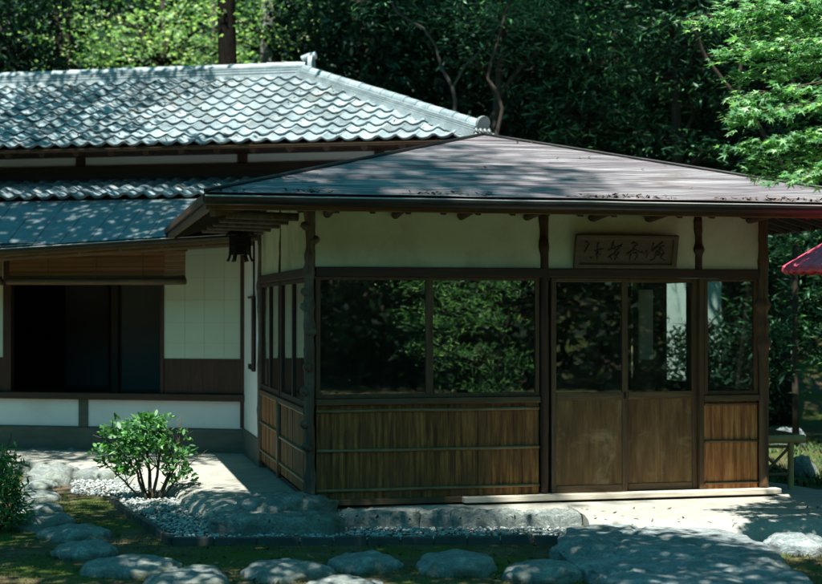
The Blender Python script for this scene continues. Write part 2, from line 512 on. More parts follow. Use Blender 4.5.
rf = None
cFL, cFR, cBR, cBL = (EW0, EV0, ZE), (EW1, EV0, ZE), (EW1, EV1, ZE), (EW0, EV1, ZE)
rf = roof_slope(cFL, cFR, APX, 64, 1).build('roof', M['shingle_x'], pav)
roof_slope(cFR, cBR, APX, 64, 2).build('roof_side', M['shingle_y'], rf)
roof_slope(cBR, cBL, APX, 30, 3).build('roof_side', M['shingle_x'], rf)
roof_slope(cBL, cFL, APX, 64, 4).build('roof_side', M['shingle_y'], rf)
hp = MB()
for c in (cFL, cFR, cBL, cBR):
    a, b = Vector(c), Vector(APX)
    pts = [a.lerp(b, i / 14) + Vector((0, 0, .012 + .004 * mnoise.noise(Vector((i, c[0], c[1]))))) for i in range(15)]
    hp.tube(pts, .017, 6)
hp.build('hip_cap', M['gutter_metal'], rf, smooth=True)
# soffit boards (sloping up to the walls), fascia, gutter
sf = MB()
SO = .10
for c0, c1 in ((cFL, cFR), (cFR, cBR), (cBR, cBL), (cBL, cFL)):
    a, b, t = Vector(c0), Vector(c1), Vector(APX)
    dz = Vector((0, 0, -.075))
    sf.add([a + dz, b + dz, b.lerp(t, .5) + dz, a.lerp(t, .5) + dz], [(0, 1, 2, 3)])
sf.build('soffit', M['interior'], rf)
fa = MB()
for a, b in (((EW0, EV0), (EW1, EV0)), ((EW1, EV0), (EW1, EV1)), ((EW0, EV1), (EW0, EV0))):
    fa.beam((a[0], a[1], ZE - .045), (b[0], b[1], ZE - .045), .035, .055)
fa.build('fascia', M['dark_wood_h'], rf, bevel=.003)
lw = MB()
e = .035
for a, b in (((EW0 + e, EV0 + e), (EW1 - e, EV0 + e)), ((EW1 - e, EV0 + .06), (EW1 - e, EV1 - e)), ((EW0 + e, EV1 - e), (EW0 + e, EV0 + .06))):
    lw.beam((a[0], a[1], ZE - .098), (b[0], b[1], ZE - .098), .05, .05)
lw.build('eave_board', M['frame_wood_h'], rf, bevel=.003)
gt = MB()
N = 9
for a, b in (((EW0 - .01, EV0 - .055), (EW1 + .05, EV0 - .055)), ((EW1 + .055, EV0 - .06), (EW1 + .055, EV1))):
    a, b = Vector((*a, ZE - .035)), Vector((*b, ZE - .035))
    d = (b - a).normalized()
    side = Vector((d.y, -d.x, 0))
    prof = [(math.cos(math.pi + math.pi * i / N) * .052, math.sin(math.pi + math.pi * i / N) * .058) for i in range(N + 1)]
    K = 16
    gt.grid([[a.lerp(b, k / K) + side * x + Vector((0, 0, z + .006 * mnoise.noise(Vector((k * .7, a.x, a.y))))) for x, z in prof] for k in range(K + 1)])
gt.build('gutter', M['gutter_metal'], pav, smooth=True).modifiers.new('thick', 'SOLIDIFY').thickness = .004
gl = MB()
gl.tube([(EW0 - .01 + i * (EW1 - EW0 + .06) / 16, EV0 - .108, ZE - .033 + .006 * mnoise.noise(Vector((i * .7, 3, 1)))) for i in range(17)], .0065, 6)
gl.build('gutter_rim', M['gutter_lip'], pav, smooth=True)
for u in np.arange(EW0 + .35, EW1, .62):
    MB().beam((u, EV0 - .11, ZE - .03), (u, EV0 + .01, ZE - .012), .016, .004).build('gutter_bracket', M['gutter_metal'], pav)
# rafters under the eaves
sl = (APX[2] - ZE) / (APX[1] - EV0)
for u in np.arange(-.75, 4.8, .275):
    q = min(1.02, u - EW0 - .02, EW1 - .02 - u)
    if q > .15: MB().beam((u, EV0 + .06, ZE - .115), (u, EV0 + q, ZE - .115 + sl * (q - .06)), .038, .045).build('rafter', M['interior'], rf)
for v in np.arange(-.62, 4.4, .275):
    q = min(1.02, v - EV0 - .02, EV1 - v - .02)
    if q > .15:
        MB().beam((EW0 + .06, v, ZE - .115), (EW0 + q, v, ZE - .115 + sl * (q - .06)), .038, .045).build('rafter', M['interior'], rf)
        MB().beam((EW1 - .06, v, ZE - .115), (EW1 - q, v, ZE - .115 + sl * (q - .06)), .038, .045).build('rafter', M['interior'], rf)
MB().beam((EW0 + .06, EV0 + .06, ZE - .14), (.1, .1, ZE - .14 + sl * .9), .06, .07).build('hip_rafter', M['frame_wood'], rf)
MB().beam((EW1 - .06, EV0 + .06, ZE - .14), (3.86, .1, ZE - .14 + sl * .9), .06, .07).build('hip_rafter', M['frame_wood'], rf)
# round brackets that carry the eave, their butts let into the wall
for u in (.115, .675, 1.23, 1.79, 2.36, 2.86, 3.78):
    r = rnd.uniform(.033, .04)
    a, b = Vector((u + .02, -.008, 2.372 - .01)), Vector((u - .03, -.62, 2.385))
    MB().tube([a, a.lerp(b, .06), a.lerp(b, .5), b], [r * .8, r, r * .95, r * .9], 10, wob=.15, seed=u).build('bracket', M['dark_wood'], pav, smooth=True, angle=.9)
for v in (.55, 1.15, 1.75, 2.35, 2.95):
    MB().tube([(.01, v, 2.37), (-.3, v, 2.378), (-.62, v, 2.385)], .035, 10, wob=.1, seed=v).build('bracket', M['log'], pav, smooth=True, angle=.9)
# eave purlin log
MB().tube([(u, -.60, 2.425) for u in np.linspace(-.8, 4.75, 24)], .036, 10, wob=.12).build('purlin', M['log'], pav, smooth=True)


def knob_post(u, v, z0, z1, r, seed, name='post', m='log', knobs=10, lean=0.0):
    rr = random.Random(seed)
    K = 64
    pts, rad = [], []
    ks = [(rr.uniform(z0 + .1, z1), rr.uniform(.12, .5)) for _ in range(knobs)]
    for i in range(K):
        z = z0 + (z1 - z0) * i / (K - 1)
        b = sum(a * math.exp(-((z - k) / .035) ** 2) for k, a in ks)
        pts.append(Vector((u + lean * (z - z0) + .012 * mnoise.noise(Vector((z * 1.5, seed, 0))), v + .012 * mnoise.noise(Vector((z * 1.5, 0, seed))), z)))
        rad.append(r * (.88 + .12 * (z1 - z) / (z1 - z0) + b * .85 + .10 * mnoise.noise(Vector((z * 7, seed, 3)))))
    mb = MB()
    mb.tube(pts, rad, 14, wob=.34, seed=seed)
    return mb.build(name, M[m], pav, smooth=True)


def knotted(u, v, z0, z1, r, seed, side=(0, -1), m='dark_wood', parent=pav):
    o = knob_post(u, v, z0, z1, r, seed, m=m, knobs=4)
    return o


cp = knob_post(-.005, -.01, .10, 2.50, .041, 5, m='log', knobs=9)
for z, a in ((.48, 2.4), (.93, 2.8), (1.12, 4.2), (1.60, 3.4), (1.72, 2.6), (2.14, .2), (2.25, 3.6), (1.40, 1.2), (.66, 3.5)):   # branch stubs left on the corner post
    d = Vector((math.cos(a), -abs(math.sin(a)) * .8, .35)).normalized()
    p = Vector((-.005, -.01, z))
    MB().tube([p, p + d * .052, p + d * .078, p + d * .083], [.042, .034, .022, .008], 9, wob=.35, seed=z).build('knot', M['log'], cp, smooth=True)
knob_post(1.962, -.012, .08, 2.42, .037, 15, m='dark_wood', knobs=5)
knob_post(3.337, -.006, 1.93, 2.42, .032, 21, m='dark_wood', knobs=4)
knob_post(3.93, -.01, .07, 2.42, .046, 33, m='frame_wood', knobs=6)
knob_post(.0, 1.66, .10, 2.50, .030, 44, m='dark_wood', knobs=5)
knob_post(-.01, 3.12, .06, 2.46, .038, 52, m='log', knobs=8)
# plaster over the lintel
up = MB()
T = .03
up.box(.04, 1.93, -T / 2, T / 2, 1.94, 2.62)
up.box(2.0, 3.305, -T / 2, T / 2, 1.94, 2.62)
up.box(3.37, 3.89, -T / 2, T / 2, 1.94, 2.62)
up.build('plaster_band', M['plaster'], pav)
us = MB()
us.box(-T / 2, T / 2, .04, 1.63, 1.90, 2.62)
us.box(-T / 2, T / 2, 1.69, 3.08, 1.90, 2.62)
us.build('plaster_band', M['plaster'], pav)
ur = MB()
ur.box(3.93, 3.96, .04, 3.1, 1.90, 2.62); ur.box(.04, 3.9, 3.10, 3.13, 1.90, 2.70)
ur.box(-.02, 4.0, -.005, 3.14, 2.63, 2.66)
ur.build('inner_wall', M['plaster'], pav)
# lintel
bx('lintel', M['dark_wood_h'], pav, .045, 3.885, -.045, .035, 1.862, 1.937, bevel=.006)
bx('lintel', M['dark_wood_h'], pav, -.045, .035, .05, 3.08, 1.855, 1.93, bevel=.006)


def window(u0, u1, w0, w1, mull, axis='u', v=0.0, fr=.034, m='frame_wood'):
    """glazed sash: frame (> pane)"""
    def B(mb, a0, a1, z0, z1, d0, d1):
        if axis == 'u': mb.box(a0, a1, v + d0, v + d1, z0, z1)
        else: mb.box(v + d0, v + d1, a0, a1, z0, z1)
    f = MB()
    B(f, u0, u0 + fr, w0, w1, -.022, .022); B(f, u1 - fr, u1, w0, w1, -.022, .022)
    B(f, u0 + fr, u1 - fr, w1 - fr * .75, w1, -.02, .02); B(f, u0 + fr, u1 - fr, w0, w0 + fr, -.02, .02)
    for q in mull:
        B(f, q - .03, q + .03, w0 + fr, w1 - fr * .75, -.021, .021)
    o = f.build('window_frame', M[m], pav, bevel=.003)
    edges = [u0 + fr] + [x for q in mull for x in (q - .03, q + .03)] + [u1 - fr]
    for i in range(0, len(edges), 2):
        p = MB()
        B(p, edges[i] + .001, edges[i + 1] - .001, w0 + fr + .001, w1 - fr * .75 - .001, -.004, .001)
        p.build('pane', M['glass'], o)
    return o


window(.048, 1.918, .878, 1.860, [.982])
window(3.385, 3.878, .868, 1.860, [])
bx('window_sill', M['frame_wood_h'], pav, .045, 1.920, -.05, .03, .825, .876)
bx('window_sill', M['frame_wood_h'], pav, 3.380, 3.884, -.045, .03, .815, .866)
window(.12, 1.60, .80, 1.853, [.86], 'v', fr=.05, m='dark_wood')
window(1.72, 3.06, .80, 1.853, [2.4], 'v', fr=.05, m='dark_wood')
bx('window_sill', M['frame_wood'], pav, -.045, .03, .05, 3.07, .755, .798)


def wainscot(u0, u1, z0, z1, m, battens, boards, axis='u', bm='bamboo_dark', br=.013):
    mb = MB()
    rr = random.Random(int(u0 * 100) + 3)
    x = u0
    while x < u1 - .005:
        wd = min(boards * rr.uniform(.7, 1.3), u1 - x)
        if u1 - x - wd < boards * .4: wd = u1 - x
        d = rr.uniform(-.003, .003)
        if axis == 'u': mb.box(x + .0008, x + wd - .0008, -.012 + d, .012, z0, z1)
        else: mb.box(-.012 + d, .012, x + .0008, x + wd - .0008, z0, z1)
        x += wd
    o = mb.build('wainscot', M[m], pav, bevel=.0015)
    for z in battens:
        K = 14
        pts = []
        for i in range(K + 1):
            q = u0 + (u1 - u0) * i / K
            dz = .004 * mnoise.noise(Vector((q * 2, z * 5, 1)))
            pts.append((q, -.021, z + dz) if axis == 'u' else (-.022, q, z + dz))
        b = MB().tube(pts, [br * (1.12 if i % 4 == 0 else 1) for i in range(K + 1)], 8)
        b.build('batten', M[bm], o, smooth=True)
    return o


wainscot(.05, 1.915, .06, .822, 'bark_board', (.778, .458, .140), .15)
wainscot(3.385, 3.875, .06, .812, 'red_board', (.790, .474, .118), .09, bm='frame_wood_h', br=.011)
bx('base_rail', M['frame_wood_h'], pav, .05, 1.92, -.04, .03, .020, .066)
wainscot(.05, 1.63, .10, .752, 'bark_board', (.752, .44, .20), .13, 'v')
wainscot(1.69, 3.07, .08, .752, 'bark_board', (.752, .47, .19), .13, 'v')
for v in (1.68,):
    MB().tube([(-.03, v, .06), (-.03, v, .78)], .02, 8).build('batten_post', M['bamboo_dark'], pav, smooth=True)


def door(u0, u1, v):
    """sliding door: stiles and rails, glass above, plank panel below"""
    d = MB()
    st = .044
    d.box(u0, u0 + st, v - .018, v + .018, .068, 1.86); d.box(u1 - st, u1, v - .018, v + .018, .068, 1.86)
    o = d.build('sliding_door', M['frame_wood'], pav, bevel=.003)
    for z0, z1, q in ((1.825, 1.86, .017), (.838, .902, .02), (.068, .128, .017)):
        MB().box(u0 + st, u1 - st, v - q, v + q, z0, z1).build('door_rail', M['frame_wood_h'], o, bevel=.004)
    MB().box(u0 + st + .001, u1 - st - .001, v - .004, v + .001, .903, 1.824).build('pane', M['glass'], o)
    p = MB()
    n = 2
    for i in range(n):
        a = u0 + st + (u1 - u0 - 2 * st) * i / n
        b = u0 + st + (u1 - u0 - 2 * st) * (i + 1) / n
        p.box(a, b - .001, v - .008 - .001 * i, v + .006, .128, .838)
    p.build('door_panel', M['door_board'], o, bevel=.001)
    h = MB()
    hu = u1 - .022 if u0 < 2.3 else u0 + .022
    h.box(hu - .010, hu + .010, v - .0205, v - .016, .845, .905)
    h.build('handle', M['black_metal'], o, bevel=.003)
    return o


door(2.022, 2.690, -.002)
door(2.668, 3.335, .036)
bx('door_jamb', M['frame_wood'], pav, 3.338, 3.380, -.03, .06, .068, 1.86)
bx('door_sill', M['pale_wood'], pav, 1.25, 4.05, -.115, .075, .020, .066, bevel=.006)
# interior
bx('interior_floor', M['interior'], pav, .03, 3.93, .03, 3.12, .015, .05)
iw = MB()
iw.box(.04, 3.92, 3.07, 3.10, .05, 1.9)
iw.box(3.935, 3.955, .05, 3.1, .05, .86); iw.box(3.935, 3.955, 2.82, 3.07, .86, 1.9); iw.box(3.935, 3.955, 2.25, 2.42, .86, 1.9); iw.box(3.935, 3.955, 2.42, 2.82, .86, 1.9)
iw.build('inner_wall', M['interior'], pav)
bx('inner_panel', M['white_plaster'], pav, 3.59, 3.735, 2.0, 2.03, 1.10, 1.79)
window(.10, 1.30, .86, 1.88, [], 'v', 3.945, m='dark_wood')
window(1.34, 2.24, .86, 1.88, [1.60], 'v', 3.945, m='dark_wood')
tb = MB()
tb.box(.7, 1.7, 1.3, 1.9, .38, .41)
for a in (.75, 1.65):
    for b in (1.35, 1.85): tb.box(a - .02, a + .02, b - .02, b + .02, .05, .38)
tab = empty('low_table', 'low dark table standing inside the glazed pavilion', 'table', (0, 0, 0))
tab.matrix_world = pav.matrix_basis.copy()
tbo = tb.build('tabletop', M['dark_wood'], tab)
# connecting wing between pavilion and hall (white wall in the inner corner)
cw = MB()
cw.box(-.012, .03, 3.17, 4.70, .28, 2.42)
cw.build('corner_wall', M['white_plaster'], pav)
bx('corner_plinth', M['plinth'], pav, -.03, .03, 3.17, 4.72, -.10, .28)
MB().tube([(-.035, 3.55, .98), (-.035, 3.55, 2.38)], .011, 8).build('rain_pipe', M['black_metal'], pav, smooth=True)
bx('shutter_rail', M['dark_wood'], pav, -.045, -.013, 3.56, 4.05, 1.71, 1.735)
bx('shutter_post', M['dark_wood'], pav, -.05, -.013, 3.56, 3.66, .95, 1.71)
bx('hook', M['black_metal'], pav, -.05, -.013, 3.70, 3.95, .965, 1.02)
bx('corner_beam', M['frame_wood'], pav, -.04, .04, 3.2, 4.7, 2.36, 2.42)

# carved name board leaning out over the doors
nb = empty('name_board', 'dark carved wooden name board with calligraphy leaning out above the sliding doors', 'sign', (0, 0, 0))
nb.matrix_world = pav.matrix_basis @ Matrix.Translation((2.665, -.03, 1.945)) @ Matrix.Rotation(R(13), 4, 'X')
w2, h2 = .452, .285
MB().box(-w2 + .04, w2 - .04, -.012, .006, .035, h2 - .035).build('board', M['carved'], nb, bevel=.002)
fr = MB()
fr.box(-w2, w2, -.026, .010, h2 - .036, h2); fr.box(-w2, w2, -.026, .010, 0, .036)
fr.box(-w2 - .004, -w2 + .042, -.025, .009, .0, h2 - .003); fr.box(w2 - .042, w2 + .004, -.025, .009, .0, h2 - .003)
fr.build('board_frame', M['carved'], nb, bevel=.007)
ST = [  # brush strokes as they read on the board, in photo pixels
    [(579, 241), (583, 243), (580, 247)], [(581, 246), (579, 250)], [(585, 254), (587, 255)], [(592, 242), (591, 246), (593, 249)], [(589, 249), (597, 247)],
    [(592, 249), (592, 256)], [(590, 252), (595, 251)],
    [(607, 241), (605, 247), (602, 248)], [(602, 248), (609, 246), (616, 243)], [(606, 243), (610, 249)], [(615, 244), (609, 250), (602, 254)], [(608, 251), (613, 255)],
    [(604, 253), (607, 256)], [(613, 249), (609, 256)],
    [(625, 242), (631, 243), (626, 247)], [(627, 241), (629, 246)], [(621, 251), (628, 247), (635, 250)], [(625, 251), (624, 256)], [(630, 250), (632, 253), (629, 256)], [(627, 250), (631, 250)],
    [(635.5, 249), (638, 251)], [(640, 248), (642, 251), (640, 254)],
    [(647, 242), (646, 246)], [(656, 241), (650, 245), (645, 248)], [(646, 249), (649, 246), (658, 244)], [(653, 245), (659, 250)], [(651, 248), (649, 255), (645, 256)],
    [(653, 249), (656, 254)], [(658, 250), (655, 254), (660, 256)], [(649, 252), (656, 251)], [(654, 246), (652, 251)]]
GL = ((0, 3), (3, 7), (7, 14), (14, 20), (20, 22), (22, 31))
for g0, g1 in GL:
    ik = MB()
    for st in ST[g0:g1]:
        pts = []
        for i in range(len(st) - 1):
            for q in range(4):
                f = q / 4
                pts.append(Vector((st[i][0] * (1 - f) + st[i + 1][0] * f, st[i][1] * (1 - f) + st[i + 1][1] * f, 0)))
        pts.append(Vector((*st[-1], 0)))
        P3 = [Vector(((p.x - 620.5) * .0089, -.0125, .142 - (p.y - 249) * .0105)) for p in pts]
        n = len(P3)
        ik.tube(P3, [.0085 * (1.0 - .5 * i / n) for i in range(n)], 6)
    ik.build('glyph', M['ink'], nb, smooth=True)
# ================================================================== the tiled hall to the left (u to the right, v to the back)
hall = empty('tiled_hall', 'long white walled hall with dark wavy tiled roof over a lower metal skirted eave', 'building', (-1.842, 16.53, 0), R(-12))
EH, RH = 3.46, 4.67                                   # eave and ridge heights
VE, VR = .12, 2.95
UR = -.20                                             # ridge's right end
UL = -9.0
rr = random.Random(3)


def tile_prof(x):
    """wave of a pantile, 0..1 across"""
    x = x % 1.0
    return .020 * math.cos(2 * math.pi * x + .5) + .0045 * math.cos(4 * math.pi * x + .5)


def tiled(o, along, upv, width0, width1, rows, u_lo, u_hi, tile_w=.212, seg=12, parent=None, name='tiles', seed=0):
    """o: point on the eave line; along: unit vector along the eave; upv: full vector from eave to ridge;
    u_lo(t), u_hi(t): extents along the eave at height fraction t"""
    o, along, upv = Vector(o), Vector(along), Vector(upv)
    n = along.cross(upv).normalized()
    if n.z < 0: n = -n
    mb = MB()
    rg = random.Random(seed)
    k0, k1 = int(math.floor(width0 / tile_w)), int(math.ceil(width1 / tile_w))
    for i in range(rows):
        t0, t1 = i / rows, min(1.0, (i + 1.12) / rows)
        tm = (i + .5) / rows
        for k in range(k0, k1):
            a, b = k * tile_w, (k + 1) * tile_w
            lo, hi = u_lo(tm), u_hi(tm)
            if b < lo or a > hi: continue
            dz, dx, dy = rg.uniform(-.004, .005), rg.uniform(-.005, .005), rg.uniform(-.012, .012)
            ra_, rb_, rc_ = [], [], []
            sk = rg.uniform(-.006, .006)
            for s in range(seg + 1):
                x = a + tile_w * s / seg * 1.02
                h = tile_prof(s / seg)
                q0 = min(max(x + dx, u_lo(t0)), u_hi(t0)); q1 = min(max(x + dx, u_lo(t1)), u_hi(t1))
                lift = .034 + dz + sk * (s / seg - .5)
                p0 = o + along * q0 + upv * (t0 + dy * .15 / rows)
                p1 = o + along * q1 + upv * t1
                ra_.append(p0 + upv.normalized() * .03 + n * (h + lift - .034)); rb_.append(p0 + n * (h + lift)); rc_.append(p1 + n * (h + .002))
            mb.grid([ra_, rb_, rc_])
    return mb.build(name, M['tile'], parent, smooth=True, angle=.7)


slope = (RH - EH) / (VR - VE)
upv = (0, VR - VE, RH - EH)
run = VR - VE
ur = MB()
# roof body under the tiles
ur.add([(UL, VE, EH - .03), (UR + run, VE, EH - .03), (UR, VR, RH - .03), (UL, VR, RH - .03), (UL, 2 * VR - VE, EH - .03), (UR + run, 2 * VR - VE, EH - .03)],
       [(0, 1, 2, 3), (3, 2, 5, 4), (1, 5, 2), (0, 4, 5, 1)])
upper = ur.build('upper_roof', M['dark_wood'], hall)
tiled((0, VE, EH), (1, 0, 0), upv, -4.9, UR + run + .3, 11, lambda t: -4.9, lambda t: UR + run * (1 - t), parent=upper, seed=5)
tiled((0, VE, EH), (1, 0, 0), upv, -9.0, -4.9, 11, lambda t: -9, lambda t: -4.9, parent=upper, seed=9)
tiled((UR + run, 0, EH), (0, 1, 0), (-run, 0, RH - EH), VE, 2 * VR, 12, lambda t: VE + run * t, lambda t: 2 * VR - VE - run * t, parent=upper, seed=6)
# eave edge: board + rafter ends
bx('eave_board', M['frame_wood_h'], upper, UL, UR + run - .1, VE + .03, VE + .07, EH - .05, EH - .01)
for u in np.arange(-8.8, 2.4, .43):
    MB().tube([(u + .2, VE + .16, EH - .055), (u + .2, 1.0, EH + .10)], .042, 8).build('rafter', M['dark_wood'], upper)


def ridge(a, b, parent, name, base=.10, capr=.062, seed=1):
    """layered ridge: flat courses and overlapping round cap tiles"""
    a, b = Vector(a), Vector(b)
    d = (b - a).normalized()
    mb = MB()
    L = (b - a).length
    for i, (w, z0, z1) in enumerate(((.25, -.07, base * .16), (.18, base * .16, base * .27), (.235, base * .27, base * .47), (.17, base * .47, base * .57), (.215, base * .57, base * .76), (.15, base * .76, base * .86), (.19, base * .86, base * 1.0))):
        z = (z0 + z1) / 2
        mb.beam(a + Vector((0, 0, z)), b + Vector((0, 0, z)), w, z1 - z0)
    k = int(L / .25)
    rg = random.Random(seed)
    for i in range(k):
        p, q = a + d * (L * i / k - .02), a + d * (L * (i + 1) / k)
        j = Vector((0, 0, base * 1.06 + rg.uniform(-.004, .004)))
        mb.tube([p + j, p + d * .03 + j, q + j], [capr * 1.12, capr * 1.08, capr * .98], 14)
    return mb.build(name, M['tile_cap'], parent, smooth=True, angle=.6)


ridge((UL, VR, RH - .015), (UR + .05, VR, RH - .015), upper, 'ridge', .115, .058, 2)
hd0, hd1 = Vector((UR, VR, RH - .005)), Vector((UR + run + .02, VE - .02, EH + .045))
ridge(hd1, hd0, upper, 'hip_ridge', .072, .058, 4)
ridge(Vector((UR + run, 2 * VR - VE, EH + .05)), hd0, upper, 'hip_ridge', .085, .06, 7)
# ridge end ornament (upright tile with a curled foot) and the round hip end
oni = MB()
oc = Vector((UR + .10, VR, RH + .10))
prof = [(-.10, -.08), (-.105, .03), (-.075, .11), (-.03, .155), (.03, .155), (.075, .11), (.105, .03), (.10, -.08)]
va = [(oc.x, oc.y + x, oc.z + z) for x, z in prof]
vb = [(oc.x + .055, oc.y + x, oc.z + z) for x, z in prof]
n = len(prof)
oni.add(va + vb, [tuple(range(n)), tuple(range(2 * n - 1, n - 1, -1))] + [(i, n + i, n + (i + 1) % n, (i + 1) % n) for i in range(n)])
oni.tube([oc + Vector((-.10, 0, .10)), oc + Vector((.0, 0, .13)), oc + Vector((.085, 0, .145))], [.045, .05, .05], 12)
oni.build('ridge_end_tile', M['tile_cap'], upper, smooth=True, angle=.6)
he = MB()
dd = (hd1 - hd0).normalized()
ctr = hd1 + Vector((0, 0, .105)) + dd * .01
he.tube([ctr - dd * .03, ctr, ctr + dd * .022, ctr + dd * .024, ctr + dd * .016], [.075, .082, .082, .066, .05], 20)
for k in range(9):
    a = -.2 + k * .42
    q = hd1 + dd * .02 + Vector((-.08 + .16 * (k % 5) / 4, -.08 + .16 * (k % 5) / 4, -.035 + .045 * (k // 5)))
    he.tube([q, q + Vector((.02, -.01, .02)), q + Vector((.028, -.025, .0))], [.024, .02, .009], 8)
he.build('hip_end_tile', M['tile_dark'], upper, smooth=True, angle=.7)
# clerestory wall between the roofs
bx('upper_wall', M['white_plaster'], hall, UL, 2.3, 1.0, 1.06, 3.0, 3.78, bevel=0)
for u in (-5.4, -2.41, -.36, 1.3):
    bx('upper_post', M['dark_wood'], hall, u - .06, u + .06, .97, 1.0, 3.25, 3.75)
bx('wall_plate', M['dark_wood_h'], hall, UL, 2.3, .93, .998, 3.05, 3.32)
# lower roof: tiles on top, sheet metal skirt below
VB, WB = -.36, 2.79                                   # where the tiles stop
tiled((0, VB, WB + .045), (1, 0, 0), (0, .95 - VB, .30), -7, 1.75, 5, lambda t: -7, lambda t: 1.7, parent=hall, name='lower_tiles', seed=8)
lb = MB()
lb.add([(UL, VB, WB), (1.7, VB, WB), (1.7, 1.0, WB + .32), (UL, 1.0, WB + .32)], [(0, 1, 2, 3)])
lb.build('lower_roof', M['dark_wood'], hall)
GZ0, GZ1 = 2.245, 2.39                                 # the skirt's edge runs a little out of level


def gz(u): return GZ0 + (GZ1 - GZ0) * (u + 2.6) / 2.9


sk = MB()
us_ = list(np.arange(-9.0, .62, .32))
for i in range(len(us_) - 1):
    a, b = us_[i], us_[i + 1]
    rows_ = []
    for t in (0, .25, .5, .75, 1):
        z = lambda u: gz(max(u, -3.4)) * (1 - t) + (WB + .02) * t + .008 * math.sin(t * 3.1)
        v = -1.22 + (VB + .03 + 1.22) * t
        jit = .0035 * mnoise.noise(Vector((i * 3.3, t * 2, 0)))
        rows_.append([(a, v, z(a) + jit), (a + .006, v, z(a) + .010), (a + .012, v, z(a) + jit), ((a + b) / 2, v, z((a + b) / 2) + jit * 2), (b, v, z(b) + jit)])
    sk.grid(rows_)
sk.build('skirt_roof', M['skirt_metal'], hall, smooth=True, angle=.5)
g2 = MB()
prof = [(math.cos(math.pi + math.pi * i / 8) * .045, math.sin(math.pi + math.pi * i / 8) * .05) for i in range(9)]
g2.grid([[(u, -1.26 + x, gz(max(u, -3.4)) - .03 + z) for x, z in prof] for u in np.linspace(-9, .6, 30)])
g2.build('gutter', M['gutter_metal'], hall, smooth=True).modifiers.new('thick', 'SOLIDIFY').thickness = .004
lp = MB()
lp.tube([(u, -1.307, gz(max(u, -3.4)) - .026) for u in np.linspace(-9, .6, 30)], .006, 6)
lp.build('gutter_rim', M['gutter_lip'], hall, smooth=True)
lf = MB()
K = 20
for i in range(K):
    a, b = -9 + 9.6 * i / K, -9 + 9.6 * (i + 1) / K
    lf.beam((a, -1.18, gz(max(a, -3.4)) - .075), (b, -1.18, gz(max(b, -3.4)) - .075), .05, .05)
lf.build('eave_board', M['bamboo_dark'], hall)
so = MB()
so.add([(-9, -1.2, 2.20), (.6, -1.2, 2.33), (.6, .1, 2.70), (-9, .1, 2.62)], [(0, 1, 2, 3)])
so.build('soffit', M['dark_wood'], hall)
for u in np.arange(-8.8, .4, .46):
    z = gz(max(u, -3.4))
    MB().tube([(u, -1.15, z - .10), (u, 0, z + .12)], .026, 8).build('rafter', M['frame_wood'], hall, smooth=True)
pu = MB()
pu.tube([(u, -.75, gz(max(u, -3.4)) - .085 + .0) for u in np.linspace(-9, .5, 20)], .04, 10)
pu.build('purlin', M['frame_wood_h'], hall, smooth=True)
for u, w in ((-.47, 2.33), (-.95, 2.35)):
    MB().tube([(u, .01, w), (u - .05, -.5, w + .01)], .035, 9, wob=.2).build('bracket', M['log'], hall, smooth=True, angle=.9)
# facade
pw = MB()
pw.box(-.945, -.035, -.012, .03, 1.045, 2.66)
pw.build('paper_wall', M['paper_wall'], hall)
ps = MB()
for u in (-.47, -.70, -.24):
    ps.box(u - .0035, u + .0035, -.0135, -.012, 1.05, 2.45)
for w in (1.22, 1.45, 1.70, 1.95, 2.2):
    ps.box(-.94, -.04, -.0131, -.012, w - .003, w + .003)
ps.build('paper_seam', M['paper_seam'], hall)
bx('wainscot', M['dark_wood'], hall, -.945, -.035, -.02, .03, .655, 1.045)
bx('post', M['dark_wood'], hall, -.045, .035, -.035, .045, .28, 2.55)
bx('paper_wall', M['paper_wall'], hall, -6.0, -2.90, -.012, .03, 1.045, 2.66)
bx('wainscot', M['dark_wood'], hall, -6.0, -2.90, -.02, .03, .655, 1.045)
bx('post', M['dark_wood'], hall, -2.90, -2.80, -.03, .06, .60, 2.6)
bx('post', M['dark_wood'], hall, -.985, -.945, -.03, .06, .60, 2.6)
bx('transom', M['dark_wood_h'], hall, -2.80, -.985, -.02, .04, 1.90, 2.66)
bx('threshold', M['dark_wood_h'], hall, -9, .05, -.085, .05, .575, .652, bevel=.008)
bx('lower_wall', M['white_plaster'], hall, -9, .0, -.01, .03, .27, .575, bevel=0)
bx('floor_post', M['plinth'], hall, -1.965, -1.855, -.035, -.01, .262, .573)
bx('plinth', M['plinth'], hall, -9, .03, -.06, .03, -.12, .262, bevel=.01)
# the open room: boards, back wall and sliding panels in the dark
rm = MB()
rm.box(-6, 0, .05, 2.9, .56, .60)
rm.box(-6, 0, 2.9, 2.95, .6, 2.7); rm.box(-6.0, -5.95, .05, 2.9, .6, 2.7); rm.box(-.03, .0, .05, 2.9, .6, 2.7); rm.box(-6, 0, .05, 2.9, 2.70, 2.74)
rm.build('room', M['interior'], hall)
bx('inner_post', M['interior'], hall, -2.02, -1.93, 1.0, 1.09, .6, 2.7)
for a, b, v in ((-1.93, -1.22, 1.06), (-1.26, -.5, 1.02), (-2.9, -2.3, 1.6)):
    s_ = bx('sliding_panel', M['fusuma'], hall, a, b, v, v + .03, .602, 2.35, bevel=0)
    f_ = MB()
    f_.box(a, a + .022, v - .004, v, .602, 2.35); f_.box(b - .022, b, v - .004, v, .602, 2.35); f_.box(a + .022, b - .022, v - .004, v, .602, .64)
    f_.build('panel_frame', M['interior'], s_)


